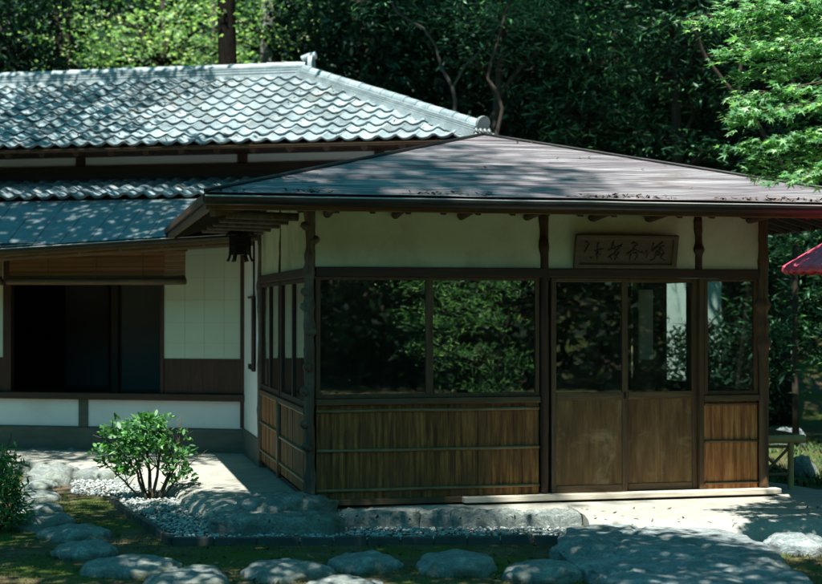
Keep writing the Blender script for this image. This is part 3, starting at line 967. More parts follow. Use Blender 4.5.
def blind(label, u0, u1, w1, w0, v, seed):
    """reed blind hanging from the eave, its foot rolled up"""
    b = empty('reed_blind', label, 'blind', (0, 0, 0), 0, 'reed blinds hung under the hall eave')
    b.matrix_world = hall.matrix_basis @ Matrix.Translation(((u0 + u1) / 2, v, w1))
    h = (u1 - u0) / 2
    q = MB()
    n = int((w1 - w0) / .0085)
    for i in range(n):
        z = -.02 - i * .0085
        q.tube([(-h + .004, .002 * math.sin(i * .2), z), (0, -.003, z - .004 * math.sin(i)), (h - .004, .002 * math.sin(i * .2), z)], .0040, 5)
    q.build('reeds', M['blind'], b)
    MB().box(-h - .02, h + .02, -.012, .012, -.022, .012).build('head_rail', M['dark_wood_h'], b, bevel=.003)
    r = MB()
    hh = w1 - w0
    r.tube([(x, -.03, -hh - .012 - .006 * math.sin(x * 1.3 + seed)) for x in np.linspace(-h - .01, h + .01, 20)], .038, 12, wob=.1, seed=seed)
    r.tube([(x, -.012, -hh + .035 - .006 * math.sin(x * 1.3 + seed)) for x in np.linspace(-h, h, 20)], .012, 8)
    r.build('rolled_foot', M['frame_wood_h'], b, smooth=True)
    for x in (-h * .55, h * .0, h * .52):
        MB().tube([(x, -.012, .0), (x, -.014, -hh + .05), (x, -.066, -hh - .015), (x, -.05, -hh - .048)], .0045, 6).build('cord', M['bamboo_dark'], b)
    for x in (-h + .1, h - .03):
        MB().tube([(x, 0, .0), (x, .0, .10)], .008, 6).build('hook', M['black_metal'], b)
    return b


blind('wide brown reed blind with rolled foot hanging over the dark open room', -2.53, -.47, 2.245, 1.915, -.60, 1)
blind('brown reed blind cut off by the left edge of the photo', -4.4, -2.60, 2.225, 1.905, -.62, 4)

# hanging iron lantern in the inner corner
ln = empty('hanging_lantern', 'small black iron hanging lantern with splayed feet in the corner under the eaves', 'lantern')
lx = -.235
ln.matrix_world = Matrix.Translation(at(240, 260, 14.7)) @ Matrix.Scale(1.14, 4)
LH = 13.9
b_ = MB()
H6 = [(math.cos(R(60 * i + 12)), math.sin(R(60 * i + 12))) for i in range(6)]
b_.prism([(x * .098, y * .098) for x, y in H6], .045, .065)
b_.prism([(x * .092, y * .092) for x, y in H6], .205, .222)
for i in range(6):
    x, y = H6[i]; x2, y2 = H6[(i + 1) % 6]
    b_.tube([(x * .088, y * .088, .065), (x * .088, y * .088, .205)], .008, 6)
    for f in (.25, .5, .75):
        a = Vector((x + (x2 - x) * f, y + (y2 - y) * f, 0)) * .085
        b_.tube([a + Vector((0, 0, .065)), a + Vector((0, 0, .205))], .0045, 5)
    for z in (.095, .15, .178):
        b_.beam((x * .085, y * .085, z), (x2 * .085, y2 * .085, z), .006, .012 if z != .095 else .05)
b_.build('body', M['black_metal'], ln)
c_ = MB()
c_.prism([(x * .075, y * .075) for x, y in H6], .066, .19)
c_.build('lamp_glass', M['fusuma'], ln)
for x, y in H6:
    MB().tube([(x * .085, y * .085, .05), (x * .092, y * .092, .02), (x * .108, y * .108, -.012)], [.011, .010, .013], 7).build('foot', M['black_metal'], ln, smooth=True)
r_ = MB()
top = [(x * .125, y * .125, .222) for x, y in H6]
mid = [(x * .07, y * .07, .265) for x, y in H6]
tip = [(x * .018, y * .018, .30) for x, y in H6]
r_.grid([top + [top[0]], mid + [mid[0]], tip + [tip[0]]])
r_.prism([(x * .125, y * .125) for x, y in H6], .214, .223)
r_.build('roof', M['black_metal'], ln)
MB().tube([(0, 0, .29), (0, 0, .40)], .008, 8).build('hanger', M['black_metal'], ln)
# ================================================================== ground
def ground_h(x, y):
    h = GZ + .022 * mnoise.noise(Vector((x * .9, y * .9, 0))) + .012 * mnoise.noise(Vector((x * 2.7, y * 2.7, 3)))
    d = max(0.0, y - 25)
    e = max(0.0, -9 - y, abs(x) - 17)  # banks raised out of view to cut low sky light and bright reflections
    return h + min(16.0, .32 * d + .014 * d * d) + min(14.0, .5 * e)


gm = MB()
xs = [-150, -80, -50, -40, -30, -24, -20, -17, -12, -8] + list(np.arange(-6, 8.01, .2)) + [10, 14, 17, 20, 24, 30, 40, 50, 80, 150]
ys = [-120, -80, -60, -40, -30, -20, -15, -9, 0, 4, 7] + list(np.arange(8, 16.1, .2)) + [17, 18, 20, 22, 24, 26, 28, 31, 34, 38, 44, 60, 90, 150]
gm.grid([[(x, y, ground_h(x, y)) for x in xs] for y in ys])
tag(gm.build('ground', M['soil'], smooth=True), kind='structure')


def smooth_poly(pts, n=5, amp=.02, seed=0):
    out = []
    for i in range(len(pts)):
        a, b = Vector(pts[i][:2]), Vector(pts[(i + 1) % len(pts)][:2])
        k = max(1, int((b - a).length / .12))
        for q in range(k):
            p = a.lerp(b, q / k)
            out.append((p.x + amp * mnoise.noise(Vector((p.x * 4, p.y * 4, seed))), p.y + amp * mnoise.noise(Vector((p.x * 4, p.y * 4, seed + 9)))))
    return out


# beaten-earth apron under the eaves of both buildings
A = [gp(222, 509, 0), gp(400, 508, 0), gp(572, 508, 0), gp(590, 518, 0), gp(700, 522, 0), gp(822, 520, 0), Vector((9, 11.6, 0)), Vector((9, 12.9, 0)), Vector((3.75, 13.2, 0)), Vector((3.3, 14.2, 0)), Vector((2.3, 20.0, 0)), Vector((-9, 21, 0)), Vector((-9, 16.9, 0)),
     gp(-60, 457, 0), gp(60, 463, 0), gp(120, 469, 0), gp(168, 478, 0), gp(186, 492, 0), gp(214, 508, 0)]
ap = MB()
poly = smooth_poly(A, amp=.035)
inner = Vector((1.0, 14.0))
rings = []
for off, z in ((-.06, GZ - .05), (-.01, -.075), (.06, -.022), (.16, 0.0)):
    ring = []
    for p in poly:
        d = (inner - Vector(p))
        q = Vector(p) + d.normalized() * off
        ring.append((q.x, q.y, z + (.006 * mnoise.noise(Vector((q.x * 3, q.y * 3, 0))) if z > -.02 else 0)))
    rings.append(ring + [ring[0]])
ap.grid(rings)
ap.add(rings[-1][:-1], [tuple(range(len(poly)))])
tag(ap.build('earth_apron', M['earth'], smooth=True, angle=.9), kind='structure')

# pebble drip strip round the apron
GP = [gp(176, 541), gp(300, 543), gp(566, 541), gp(572, 520), gp(560, 505), gp(205, 500), gp(180, 480), gp(160, 470), gp(70, 470), gp(72, 496), gp(118, 500), gp(130, 512), gp(158, 528)]


def inside(p, poly):
    c = False
    n = len(poly)
    for i in range(n):
        a, b = poly[i], poly[(i + 1) % n]
        if (a[1] > p[1]) != (b[1] > p[1]) and p[0] < (b[0] - a[0]) * (p[1] - a[1]) / (b[1] - a[1]) + a[0]:
            c = not c
    return c


gpoly = [(p.x, p.y) for p in GP]
ico = [(0, 0, 1), (.894, 0, .447), (.276, .851, .447), (-.724, .526, .447), (-.724, -.526, .447), (.276, -.851, .447),
       (.724, .526, -.447), (-.276, .851, -.447), (-.894, 0, -.447), (-.276, -.851, -.447), (.724, -.526, -.447), (0, 0, -1)]
icf = [(0, 1, 2), (0, 2, 3), (0, 3, 4), (0, 4, 5), (0, 5, 1), (1, 6, 2), (2, 7, 3), (3, 8, 4), (4, 9, 5), (5, 10, 1),
       (1, 10, 6), (2, 6, 7), (3, 7, 8), (4, 8, 9), (5, 9, 10), (11, 7, 6), (11, 8, 7), (11, 9, 8), (11, 10, 9), (11, 6, 10)]


def pebbles(poly, n, z, s0, s1, seed, mb):
    rg = random.Random(seed)
    x0, x1 = min(p[0] for p in poly), max(p[0] for p in poly)
    y0, y1 = min(p[1] for p in poly), max(p[1] for p in poly)
    k = 0
    apoly = [(p.x, p.y) for p in A]
    while k < n:
        x, y = rg.uniform(x0, x1), rg.uniform(y0, y1)
        k += 1
        if not inside((x, y), poly) or inside((x, y), apoly): continue
        s = rg.uniform(s0, s1)
        a = rg.uniform(0, 6.28)
        e = (s, s * rg.uniform(.6, .9), s * rg.uniform(.45, .7))
        ca, sa = math.cos(a), math.sin(a)
        zz = z + rg.uniform(0, .018)
        mb.add([(x + (q[0] * ca * e[0] - q[1] * sa * e[1]), y + (q[0] * sa * e[0] + q[1] * ca * e[1]), zz + q[2] * e[2]) for q in ico], icf)


pb = MB()
pebbles(gpoly, 26000, GZ + .015, .009, .021, 4, pb)
tag(pb.build('pebble_gravel', M['pebble'], smooth=True), 'white rounded pebbles in the drip strip before the pavilion', 'gravel', kind='stuff')

gr = MB()
rg = random.Random(21)
for _ in range(1500):
    a, b = (gp(585, 519, -.06), gp(900, 521, -.06)) if rg.random() < .75 else (gp(222, 516, -.04), gp(170, 480, -.05))
    p = a.lerp(b, rg.random())
    x, y = p.x + rg.gauss(0, .05), p.y + rg.gauss(0, .10)
    s_ = rg.uniform(.006, .016) * (2.2 if rg.random() < .05 else 1)
    z = -.085 + .5 * max(-.12, min(.16, y - p.y))
    c_, n_ = math.cos(rg.random() * 6), rg.uniform(.5, .9)
    gr.add([(x + q[0] * s_, y + q[1] * s_ * n_, z + q[2] * s_ * .7) for q in ico], icf)
tag(gr.build('grit', M['earth'], smooth=True), 'loose grit along the worn edge of the earth apron', 'grit', kind='stuff')

# edging of tiles set on end along the strip
EDP = [gp(566, 543), gp(300, 545), gp(172, 545), gp(152, 530), gp(122, 512), gp(112, 503)]
eg = MB()
rg = random.Random(8)
for i in range(len(EDP) - 1):
    a, b = EDP[i], EDP[i + 1]
    L = (b - a).length
    k = max(1, int(L / .24))
    for q in range(k):
        p, r = a.lerp(b, (q + .02) / k), a.lerp(b, (q + .97) / k)
        t = rg.uniform(-.008, .008)
        eg.beam((p.x, p.y, GZ + .012 + t), (r.x, r.y, GZ + .012 + t * .5), .045, .10)
tag(eg.build('strip_edging', M['edging'], bevel=.006), 'dark edging tiles set on end along the front of the pebble strip', 'edging')


# ------------------------------------------------------------------ stones
def stone_mesh(name, m, rx, ry, h, seed, flat=.45, rough=.16, sub=4, sq=0.0, crack=None):
    import bmesh
    bm = bmesh.new()
    bmesh.ops.create_icosphere(bm, subdivisions=sub, radius=1)
    for v in bm.verts:
        c = v.co.copy()
        if sq:
            k = max(abs(c.x), abs(c.y))
            if k > 1e-6:
                rad = math.hypot(c.x, c.y)
                f = 1 + sq * (rad / k - 1)
                c.x *= f; c.y *= f
        z = math.copysign(abs(c.z) ** flat, c.z)
        nn = mnoise.noise(Vector((c.x * 1.1 + seed * 3.7, c.y * 1.1, c.z * .8))) * rough
        n2 = mnoise.noise(Vector((c.x * 3.1 + seed, c.y * 3.1, c.z * 2 + seed))) * rough * .55
        n3 = mnoise.noise(Vector((c.x * 9 + seed, c.y * 9, c.z * 5))) * .03 - .05 * abs(mnoise.noise(Vector((c.x * 4.3 + seed, c.y * 4.3 - seed, c.z * 3))))
        f = 1 + nn + n2 + n3
        zt = z * (1 + n2 * 1.2 + n3 * 2) + (.10 * mnoise.noise(Vector((c.x * 1.7 + seed, c.y * 1.7, 5.0))) if c.z > 0 else 0)
        if crack:
            for (px, py, dx, dy, wd) in crack:
                s = (c.x - px) * dy - (c.y - py) * dx + .10 * mnoise.noise(Vector((c.x * 4, c.y * 4, seed)))
                zt -= .16 * math.exp(-(s / wd) ** 2) * (1 if c.z > .2 else 0)
        v.co = Vector((c.x * f * rx, c.y * f * ry, zt * h))
    me = bpy.data.meshes.new(name)
    bm.to_mesh(me); bm.free()
    me.materials.append(m)
    me.polygons.foreach_set('use_smooth', [True] * len(me.polygons))
    return me


def stone(label, x0, x1, yt, yb, h=.10, seed=1, name='stepping_stone', cat='stepping stone', group=None, m='stone', z=GZ, flat=.42, rough=.16, sq=0.0, turn=0.0,
          sub=4, crack=None, depth=None, lift=0.0):
    rough = min(.3, rough * 1.35)
    """x0..x1, yt..yb: where the stone's outline stands in the photo; it rests in the ground z"""
    top = z + h
    near = gp((x0 + x1) / 2, yb, z)
    far = gp((x0 + x1) / 2, yt, top)
    yc = (near.y + far.y) / 2
    ry = depth / 2 if depth else max(.10, (far.y - near.y) / 2 * 1.04)
    cx = ((x0 + x1) / 2 - CX) / FOC * yc
    rx = (x1 - x0) / 2 / FOC * yc * .98
    o = bpy.data.objects.new(name, stone_mesh(name, M[m], rx, ry, h * 1.0 + .04, seed, flat, rough, sub, sq, crack))
    COL.objects.link(o)
    o.location = (cx, yc, z - .04 + lift)
    o.rotation_euler = (0, 0, turn)
    return tag(o, label, cat, group)


G1 = 'stepping stones across the garden'
for i, (lab, a, b, c, d, h) in enumerate([
    ('flat oval stepping stone below the corner boulder, left of a smaller round one', 240, 333, 554, 584, .085),
    ('small rounded stepping stone just right of the flat oval one below the corner boulder', 329, 403, 548, 573, .085),
    ('plump oval stepping stone in the shade midway along the front row', 413, 499, 546, 576, .10),
    ('blue grey oval stepping stone at the foot of the cracked slab', 499, 588, 555, 584, .09),
    ('stepping stone cut by the bottom edge between two oval stones', 303, 383, 571, 602, .09),
    ('dark flat stepping stone at the bottom edge left of the front row', 144, 233, 561, 594, .08),
    ('broad sunflecked stepping stone with a pale front lip near the bottom left', 78, 184, 551, 578, .09),
    ('smooth light grey stepping stone with sun on its left end', 47, 121, 537, 560, .10),
    ('long low stepping stone in shade beyond the smooth light grey one', 38, 118, 521, 542, .09),
    ('blue shaded stepping stone beside the moss and the left shrub', 10, 76, 509, 531, .09),
    ('small stepping stone at the end of the shaded part of the path', 14, 64, 499, 517, .08),
    ('sunlit stepping stone on the path left of the moss', 16, 64, 487, 504, .09),
    ('narrow pale stepping stone behind the sunlit one', 20, 57, 477, 492, .08),
    ('farthest little stepping stone before the hall', 24, 62, 470, 483, .07),
]):
    stone(lab, a, b, c, d, h, 11 + i * 3, group=G1, turn=rnd.uniform(-.12, .12))

G2 = 'rough rocks along the hall apron'
for i, (lab, a, b, c, d, h, fl) in enumerate([
    ('rough grey rock with a sunlit top at the far left of the hall apron', 20, 66, 443, 466, .17, .5),
    ('sunlit rock right of a shaded one below the hall plinth', 58, 100, 443, 465, .17, .5),
    ('shaded angular rock standing before the pair of sunlit rocks', 28, 84, 461, 486, .17, .42),
    ('squared block of stone behind the leafy shrub', 80, 122, 464, 483, .13, .38),
    ('low pale rock half hidden by the leafy shrub', 122, 172, 466, 486, .10, .4),
    ('mossy rock at the edge of the photo behind the left shrub', -30, 22, 452, 480, .16, .5),
]):
    stone(lab, a, b, c, d, h, 61 + i * 5, 'garden_rock', 'rock', G2, flat=fl, rough=.2, sq=.5, turn=rnd.uniform(-.15, .15))
# foundation boulder under the corner post and the rough step stones along the apron's front
stone('big rounded boulder carrying the knobbly corner post of the pavilion', 236, 333, 489, 514, .12, 91, 'foundation_boulder', 'boulder', z=0.0, flat=.42, rough=.17, sq=.35, m='stone', sub=5)
G3 = 'rough kerb stones along the front of the apron'
for i, (lab, a, b, c, d, h) in enumerate([
    ('large squared kerb stone at the left end of the apron with a bright corner', 209, 342, 507, 538, .165),
    ('long weathered kerb stone next right of the large squared one', 338, 421, 508, 530, .16),
    ('rounded kerb stone in the middle of the apron front', 416, 478, 508, 530, .157),
    ('humped kerb stone between two rounded ones', 472, 528, 508, 530, .157),
    ('last kerb stone before the cracked slab', 523, 582, 508, 530, .157),
]):
    stone(lab, a, b, c, d, h, 121 + i * 7, 'kerb_stone', 'kerb stone', G3, flat=.17, rough=.09, sq=.88, sub=5)
stone('huge low blue grey slab stone with a long crack before the sliding doors', 562, 782, 518, 612, .12, 203, 'slab_stone', 'boulder', m='slab', flat=.18, rough=.10, sq=.30, sub=6,
      crack=[(-.1, -.15, .98, -.2, .03), (.15, .25, .8, -.6, .025), (-.5, .1, .5, .86, .02), (.0, -.45, 1, .05, .02)])
stone('pale humped stone tucked against the left side of the cracked slab', 553, 625, 533, 566, .15, 211, 'garden_rock', 'rock', flat=.5, rough=.2)
stone('dark oblong stone right of the cracked slab', 762, 828, 528, 556, .12, 219, 'garden_rock', 'rock', flat=.42, rough=.15, m='slab')
stone('small sunlit stone at the right edge beyond the dark oblong one', 800, 850, 518, 534, .10, 223, 'garden_rock', 'rock', flat=.5)
stone('low grey rock catching sun in the dark garden behind the bench', 770, 806, 428, 447, .24, 231, 'garden_rock', 'rock', m='slab', flat=.35, rough=.14, sq=.5)
stone('round mossy rock half in shade right of the bench leg', 788, 818, 455, 478, .22, 239, 'garden_rock', 'rock', flat=.6, rough=.2)

# moss and short grass
rg = np.random.default_rng(5)


def tufts(name, label, cat, m, polys, n, size, z=GZ):
    P = []
    for poly, nn in zip(polys, n):
        pl = [(q.x, q.y) for q in poly]
        x0, x1 = min(q[0] for q in pl), max(q[0] for q in pl); y0, y1 = min(q[1] for q in pl), max(q[1] for q in pl)
        c = 0
        while c < nn:
            x, y = rg.uniform(x0, x1), rg.uniform(y0, y1)
            c += 1
            if not inside((x, y), pl): continue
            if mnoise.noise(Vector((x * 2.2, y * 2.2, 1))) < -.15: continue
            P.append((x, y, ground_h(x, y) + .004))
    P = np.array(P)
    N = len(P)
    a = rg.uniform(0, 6.28, N)
    d = np.stack([np.cos(a), np.sin(a), np.zeros(N)], 1)
    h = (size * rg.uniform(.5, 1.3, N))[:, None]
    lean = rg.normal(0, .5, (N, 3)) * [1, 1, 0]
    up = nrm(lean + [0, 0, 1])
    vs = np.stack([P - d * h * .16, P + d * h * .16, P + up * h + lean * h * .2], 1)
    o = np_mesh(name, vs, None, M[m])
    return tag(o, label, cat, kind='stuff')


tufts('moss_cover', 'patches of green moss among the stepping stones', 'moss', 'moss',
      [[gp(60, 497), gp(125, 502), gp(175, 540), gp(150, 556), gp(95, 540), gp(60, 515)], [gp(-60, 540), gp(20, 536), gp(60, 560), gp(100, 600), gp(-60, 600)], [gp(690, 548), gp(822, 545), gp(880, 600), gp(770, 600)],
       [gp(150, 545), gp(560, 548), gp(560, 620), gp(100, 620)]],
      (9000, 9000, 5000, 12000), .016)
# blades of moss and grass crowding the feet of the stones
rim_p = []
for o in [o for o in COL.objects if o.name.split('.')[0] in ('stepping_stone', 'garden_rock', 'kerb_stone', 'slab_stone') and o.location.y < 15]:
    vs_ = [v.co for v in o.data.vertices]
    rx, ry = max(abs(v.x) for v in vs_), max(abs(v.y) for v in vs_)
    for _ in range(int(520 * (rx + ry))):
        a = rg.uniform(0, 6.28)
        if mnoise.noise(Vector((math.cos(a) * 1.5 + o.location.x * 3, math.sin(a) * 1.5, 2))) < -.02: continue
        k = rg.normal(1.0, .05)
        x, y = o.location.x + math.cos(a) * rx * k, o.location.y + math.sin(a) * ry * k
        rim_p.append((x, y, ground_h(x, y)))
P = np.array(rim_p); N = len(P)
a = rg.uniform(0, 6.28, N)
d = np.stack([np.cos(a), np.sin(a), np.zeros(N)], 1)
h = (.030 * rg.uniform(.4, 1.4, N))[:, None]
lean = rg.normal(0, .5, (N, 3)) * [1, 1, 0]
tag(np_mesh('moss_fringe', np.stack([P - d * h * .13, P + d * h * .13, P + nrm(lean + [0, 0, 1]) * h], 1), None, M['moss']), 'moss and grass blades fringing the feet of the garden stones', 'moss', kind='stuff')
tufts('short_grass', 'thin grass in the sun behind the bench', 'grass', 'grass', [[Vector((3.4, 14.5, 0)), Vector((8.5, 14.2, 0)), Vector((9.5, 19.5, 0)), Vector((4.2, 19.5, 0))]], (16000,), .07)


# ================================================================== shrubs
def shrub(label, base, stems, clumps, leaf, m, k, sub, lm, shape, seed, tilt=.7, flat=.6):
    rg = np.random.default_rng(seed)
    root = empty('garden_shrub', label, 'shrub', base, 0, 'garden shrubs by the path')
    st = MB()
    for pts, r in stems:
        P = [Vector(p) for p in pts]
        Q = []
        for i in range(len(P) - 1):
            for q in range(4):
                p = P[i].lerp(P[i + 1], q / 4)
                Q.append(p + Vector((mnoise.noise(p * 9 + Vector((seed, 0, 0))), mnoise.noise(p * 9 + Vector((0, seed, 0))), 0)) * .018)
        Q.append(P[-1])
        n = len(Q)
        st.tube(Q, [r * (1 - .7 * i / n) for i in range(n)], 7, wob=.2)
        for _ in range(7):
            i = int(rg.integers(n // 3, n - 1))
            e = Q[i] + Vector((rg.normal() * .10, rg.normal() * .10, abs(rg.normal()) * .14 + .04))
            st.tube([Q[i], Q[i].lerp(e, .5) + Vector((0, 0, .02)), e], [r * .4, r * .28, r * .12], 5)
    st.build('stem', M['twig'], root, smooth=True)
    p = clump_points(clumps, m, k, sub, flat, rg, .35)
    p = p[p[:, 2] > .05]
    np_mesh('foliage', leaf_polys(p, leaf, tilt, shape, rng=rg), None, M[lm], root)
    return root


b1 = gp(148, 501)
shrub('leafy multi stemmed shrub standing between the pebbles and the hall', b1,
      [([(0, 0, 0), (-.10, .02, .25), (-.30, 0, .55)], .016), ([(.02, .03, 0), (.0, .05, .35), (-.06, .0, .72)], .02), ([(.04, -.02, 0), (.10, 0, .3), (.12, 0, .66)], .018),
       ([(.10, .0, 0), (.20, .0, .22), (.33, .02, .5)], .014), ([(.12, .02, 0), (.26, .03, .2), (.34, .0, .34)], .012), ([(-.04, 0, 0), (-.22, .02, .18), (-.42, 0, .38)], .012),
       ([(.08, 0, 0), (.27, .02, .42), (.30, 0, .72)], .012), ([(0, .06, 0), (-.14, .08, .4), (-.20, .05, .66)], .014)],
      [((-.08, 0, .68), (.26, .26, .15)), ((-.28, 0, .56), (.22, .22, .15)), ((.06, .02, .70), (.18, .2, .14)), ((-.36, 0, .40), (.16, .16, .10)), ((.02, 0, .48), (.28, .26, .16)),
       ((.32, 0, .42), (.12, .14, .10)), ((.28, 0, .27), (.16, .14, .10)), ((-.18, -.06, .34), (.16, .16, .10)), ((.34, 0, .62), (.05, .05, .05)), ],
      .066, 900, 7, .030, 'shrub_leaf', OVAL, 3)
b2 = gp(-8, 531)
shrub('dense narrow leaved shrub cut by the left edge of the photo', b2,
      [([(0, 0, 0), (.05, 0, .3), (.12, 0, .6)], .016), ([(-.04, 0, 0), (-.10, 0, .3), (-.18, 0, .62)], .016), ([(.05, 0, 0), (.18, 0, .2), (.25, 0, .36)], .010), ([(.05, 0, 0), (.14, -.05, .12), (.24, -.06, .2)], .008)],
      [((-.02, 0, .58), (.24, .25, .17)), ((.10, 0, .46), (.17, .22, .16)), ((-.2, 0, .45), (.2, .22, .2)), ((.12, -.02, .28), (.16, .2, .14)), ((0, -.06, .16), (.2, .18, .12)), ((-.22, 0, .2), (.2, .2, .15)), ((.2, -.02, .14), (.12, .12, .08))],
      .085, 1300, 7, .04, 'shrub_leaf', LANCE, 8, tilt=1.0)

# ================================================================== bench and parasol
bn = empty('bamboo_bench', 'bamboo garden bench with crossed braces beside the right corner of the pavilion', 'bench')
bn.matrix_world = pav.matrix_basis @ Matrix.Translation((4.02, .32, -.005))
bw, bl, bh = .40, 1.3, .47
st = MB()
for i in range(9):
    x = -.0 + i * bw / 8
    st.tube([(x, .02, bh + .005), (x, bl, bh + .005)], .024, 9)
st.build('seat', M['bamboo_dark'], bn, smooth=True, angle=.8)
for y in (0, bl):
    MB().tube([(-.09, y, bh - .02), (.2, y, bh - .018), (bw + .065, y, bh - .02)], [.038, .036, .038], 14).build('end_pole', M['bamboo'], bn, smooth=True, angle=.8)
    for x in (.02, bw - .06):
        MB().tube([(x, y + .01, .0), (x, y + .01, bh - .04)], .026, 12).build('leg', M['bamboo'], bn, smooth=True, angle=.8)
    for q0, q1, q2 in (((.03, y + .012, .10), (bw - .07, y + .012, bh - .09), .014), ((.03, y + .03, bh - .09), (bw - .07, y + .03, .10), .014), ((.02, y + .012, .14), (bw - .06, y + .012, .14), .015),
                       ((.02, y + .012, bh - .085), (bw - .06, y + .012, bh - .085), .012)):
        MB().tube([q0, q1], q2, 8).build('brace', M['bamboo_dark'], bn, smooth=True)
for x in (.02, bw - .06):
    MB().tube([(x, 0, .16), (x, bl, .16)], .016, 8).build('stretcher', M['bamboo_dark'], bn, smooth=True)

pr = empty('red_parasol', 'large red paper parasol with pleated edge standing over the bench at the right', 'parasol', (3.95, 11.72, GZ))
rim, apex, RAD = 1.94 - GZ, 2.45 - GZ, 1.0
NR = 44
cm = MB()
rows_ = []
for i in range(9):
    t = i / 8
    r = .05 + (RAD - .05) * t
    z = apex - (apex - rim) * (t ** 1.12)
    row = []
    for k in range(NR * 4 + 1):
        a = 2 * math.pi * k / (NR * 4)
        q = (.5 - .5 * math.cos(2 * math.pi * k / 4))
        sag = .020 * q * t
        row.append((math.cos(a) * r * (1 - .012 * q * t), math.sin(a) * r * (1 - .012 * q * t), z - sag))
    rows_.append(row)
last = rows_[-1]
rows_.append([(x * 1.004, y * 1.004, z - .028) for x, y, z in last])
rows_.append([(x * .985, y * .985, z - .040) for x, y, z in last])
cm.grid(rows_)
can = cm.build('canopy', M['paper_red'], pr, smooth=True, angle=.5)
can.modifiers.new('thick', 'SOLIDIFY').thickness = .003
for k in range(NR):
    rb = MB()
    a = 2 * math.pi * k / NR
    c, s = math.cos(a), math.sin(a)
    rb.tube([(c * .06, s * .06, apex - .02), (c * .5, s * .5, apex - .02 - (apex - rim) * .44), (c * (RAD - .02), s * (RAD - .02), rim - .012)], .006, 5)
    rb.tube([(c * .05, s * .05, rim + .02), (c * .5, s * .5, apex - .03 - (apex - rim) * .44)], .004, 4)
    rb.build('rib', M['bamboo'], pr)
MB().tube([(0, 0, .0), (0, 0, 1.2), (0, 0, apex + .06)], [.03, .028, .024], 12).build('pole', M['bamboo_dark'], pr, smooth=True)
MB().tube([(0, 0, apex - .03), (0, 0, apex + .03), (0, 0, apex + .07)], [.075, .07, .03], 14).build('cap', M['black_metal'], pr, smooth=True)
MB().tube([(0, 0, -.01), (0, 0, .10), (0, 0, .16)], [.22, .2, .06], 18).build('stand', M['stone'], pr, smooth=True, angle=.6)

# garden wall in the sun that shows through the pavilion's back window
gw = empty('garden_wall', 'pale plastered garden wall in the sun seen through the pavilion windows', 'wall')
gw.matrix_world = pav.matrix_basis @ Matrix.Translation((5.95, 6.9, 0))
MB().box(-.07, .74, 0, .16, -.2, 2.25).build('wall', M['white_plaster'], gw)
cp_ = MB()
cp_.add([(-.15, -.12, 2.25), (.82, -.12, 2.25), (.82, .08, 2.37), (-.15, .08, 2.37), (.82, .28, 2.25), (-.15, .28, 2.25)], [(0, 1, 2, 3), (3, 2, 4, 5), (0, 3, 5), (1, 4, 2), (0, 5, 4, 1)])
cp_.build('coping', M['tile'], gw)
tree('young_tree', 'thin leafed young tree silhouetted before the garden wall', 'tree', pav.matrix_basis @ Vector((6.15, 6.2, -.14)), [((0, 0, 0), .03), ((.05, 0, 1.0), .022), ((.0, 0, 2.0), .012)],
     [((.22, 0, 1.75), .28), ((.1, .1, 1.25), .35), ((-.35, 0, 1.55), .16), ((.55, 0, 1.6), .16)], .085, 75, 9, .09, 'leaf_shaded', shape=LANCE, tilt=1.4, seed=77, limb_r=.012)
tree('garden_bush', 'dark bush growing against the foot of the garden wall', 'bush', pav.matrix_basis @ Vector((6.2, 6.25, -.14)), [((0, 0, 0), .03), ((.05, 0, .5), .022), ((.0, 0, 1.0), .012)],
     [((.1, .1, 1.3), .42), ((.5, 0, 1.28), .42), ((-.4, 0, 1.28), .42), ((.2, .1, .95), .4), ((.5, 0, .9), .4), ((-.45, 0, .9), .4), ((0, 0, .6), .55), ((.5, 0, .5), .5), ((-.6, 0, .5), .5)], .085, 420, 9, .09, 'evergreen', shape=OVAL, tilt=1.0, seed=78, limb_r=.012)
# ================================================================== trees
def cl(px, py, Y, r):
    p = at(px, py, Y)
    return ((p.x, p.y, p.z), r)


def rel(cs, base):
    b = Vector(base)
    return [((c[0] - b.x, c[1] - b.y, c[2] - b.z), r) for c, r in cs]


def wood(name, label, cat, base, trunk, cs, leaf, m, k, sub, lm, **kw):
    return tree(name, label, cat, base, trunk, rel(cs, base), leaf, m, k, sub, lm, **kw)


# bright maple reaching in from the right, in front of the roof corner
MB_ = (4.6, 10.6, GZ)
rootm = empty('green_maple', 'bright green maple whose drooping sprays reach in over the right end of the roof', 'tree', MB_)
tk = MB()
tk.tube([(0, 0, 0), (-.05, 0, .9), (.05, .05, 1.9), (-.1, 0, 3.0), (-.2, .1, 4.6)], [.10, .085, .07, .055, .03], 12, wob=.2, seed=4)
tk.build('trunk', M['bark'], rootm, smooth=True)
SPR = [  # start, tip in photo pixels, distance, half width (m), leaves
    ((850, -30), (742, 6), 10.5, .22, 520), ((850, 5), (702, 21), 10.3, .10, 420), ((850, 18), (760, 34), 10.6, .22, 560), ((850, 42), (734, 55), 10.2, .16, 520), ((855, 60), (752, 78), 10.5, .18, 520),
    ((850, 80), (750, 100), 10.1, .14, 400), ((850, 70), (790, 62), 10.9, .22, 420), ((860, 95), (741, 121), 10.0, .12, 420), ((860, 105), (770, 112), 10.5, .16, 380), ((860, 125), (752, 151), 10.0, .14, 460),
    ((860, 140), (770, 165), 10.2, .15, 400), ((870, 150), (790, 186), 9.9, .14, 380), ((850, -10), (770, -20), 10.8, .25, 400), ((870, 30), (800, 28), 11.0, .25, 420), ((870, 130), (795, 140), 10.6, .16, 320), ((850, 160), (772, 178), 10.4, .08, 120)]
allp, alld = [], []
lb_ = MB()
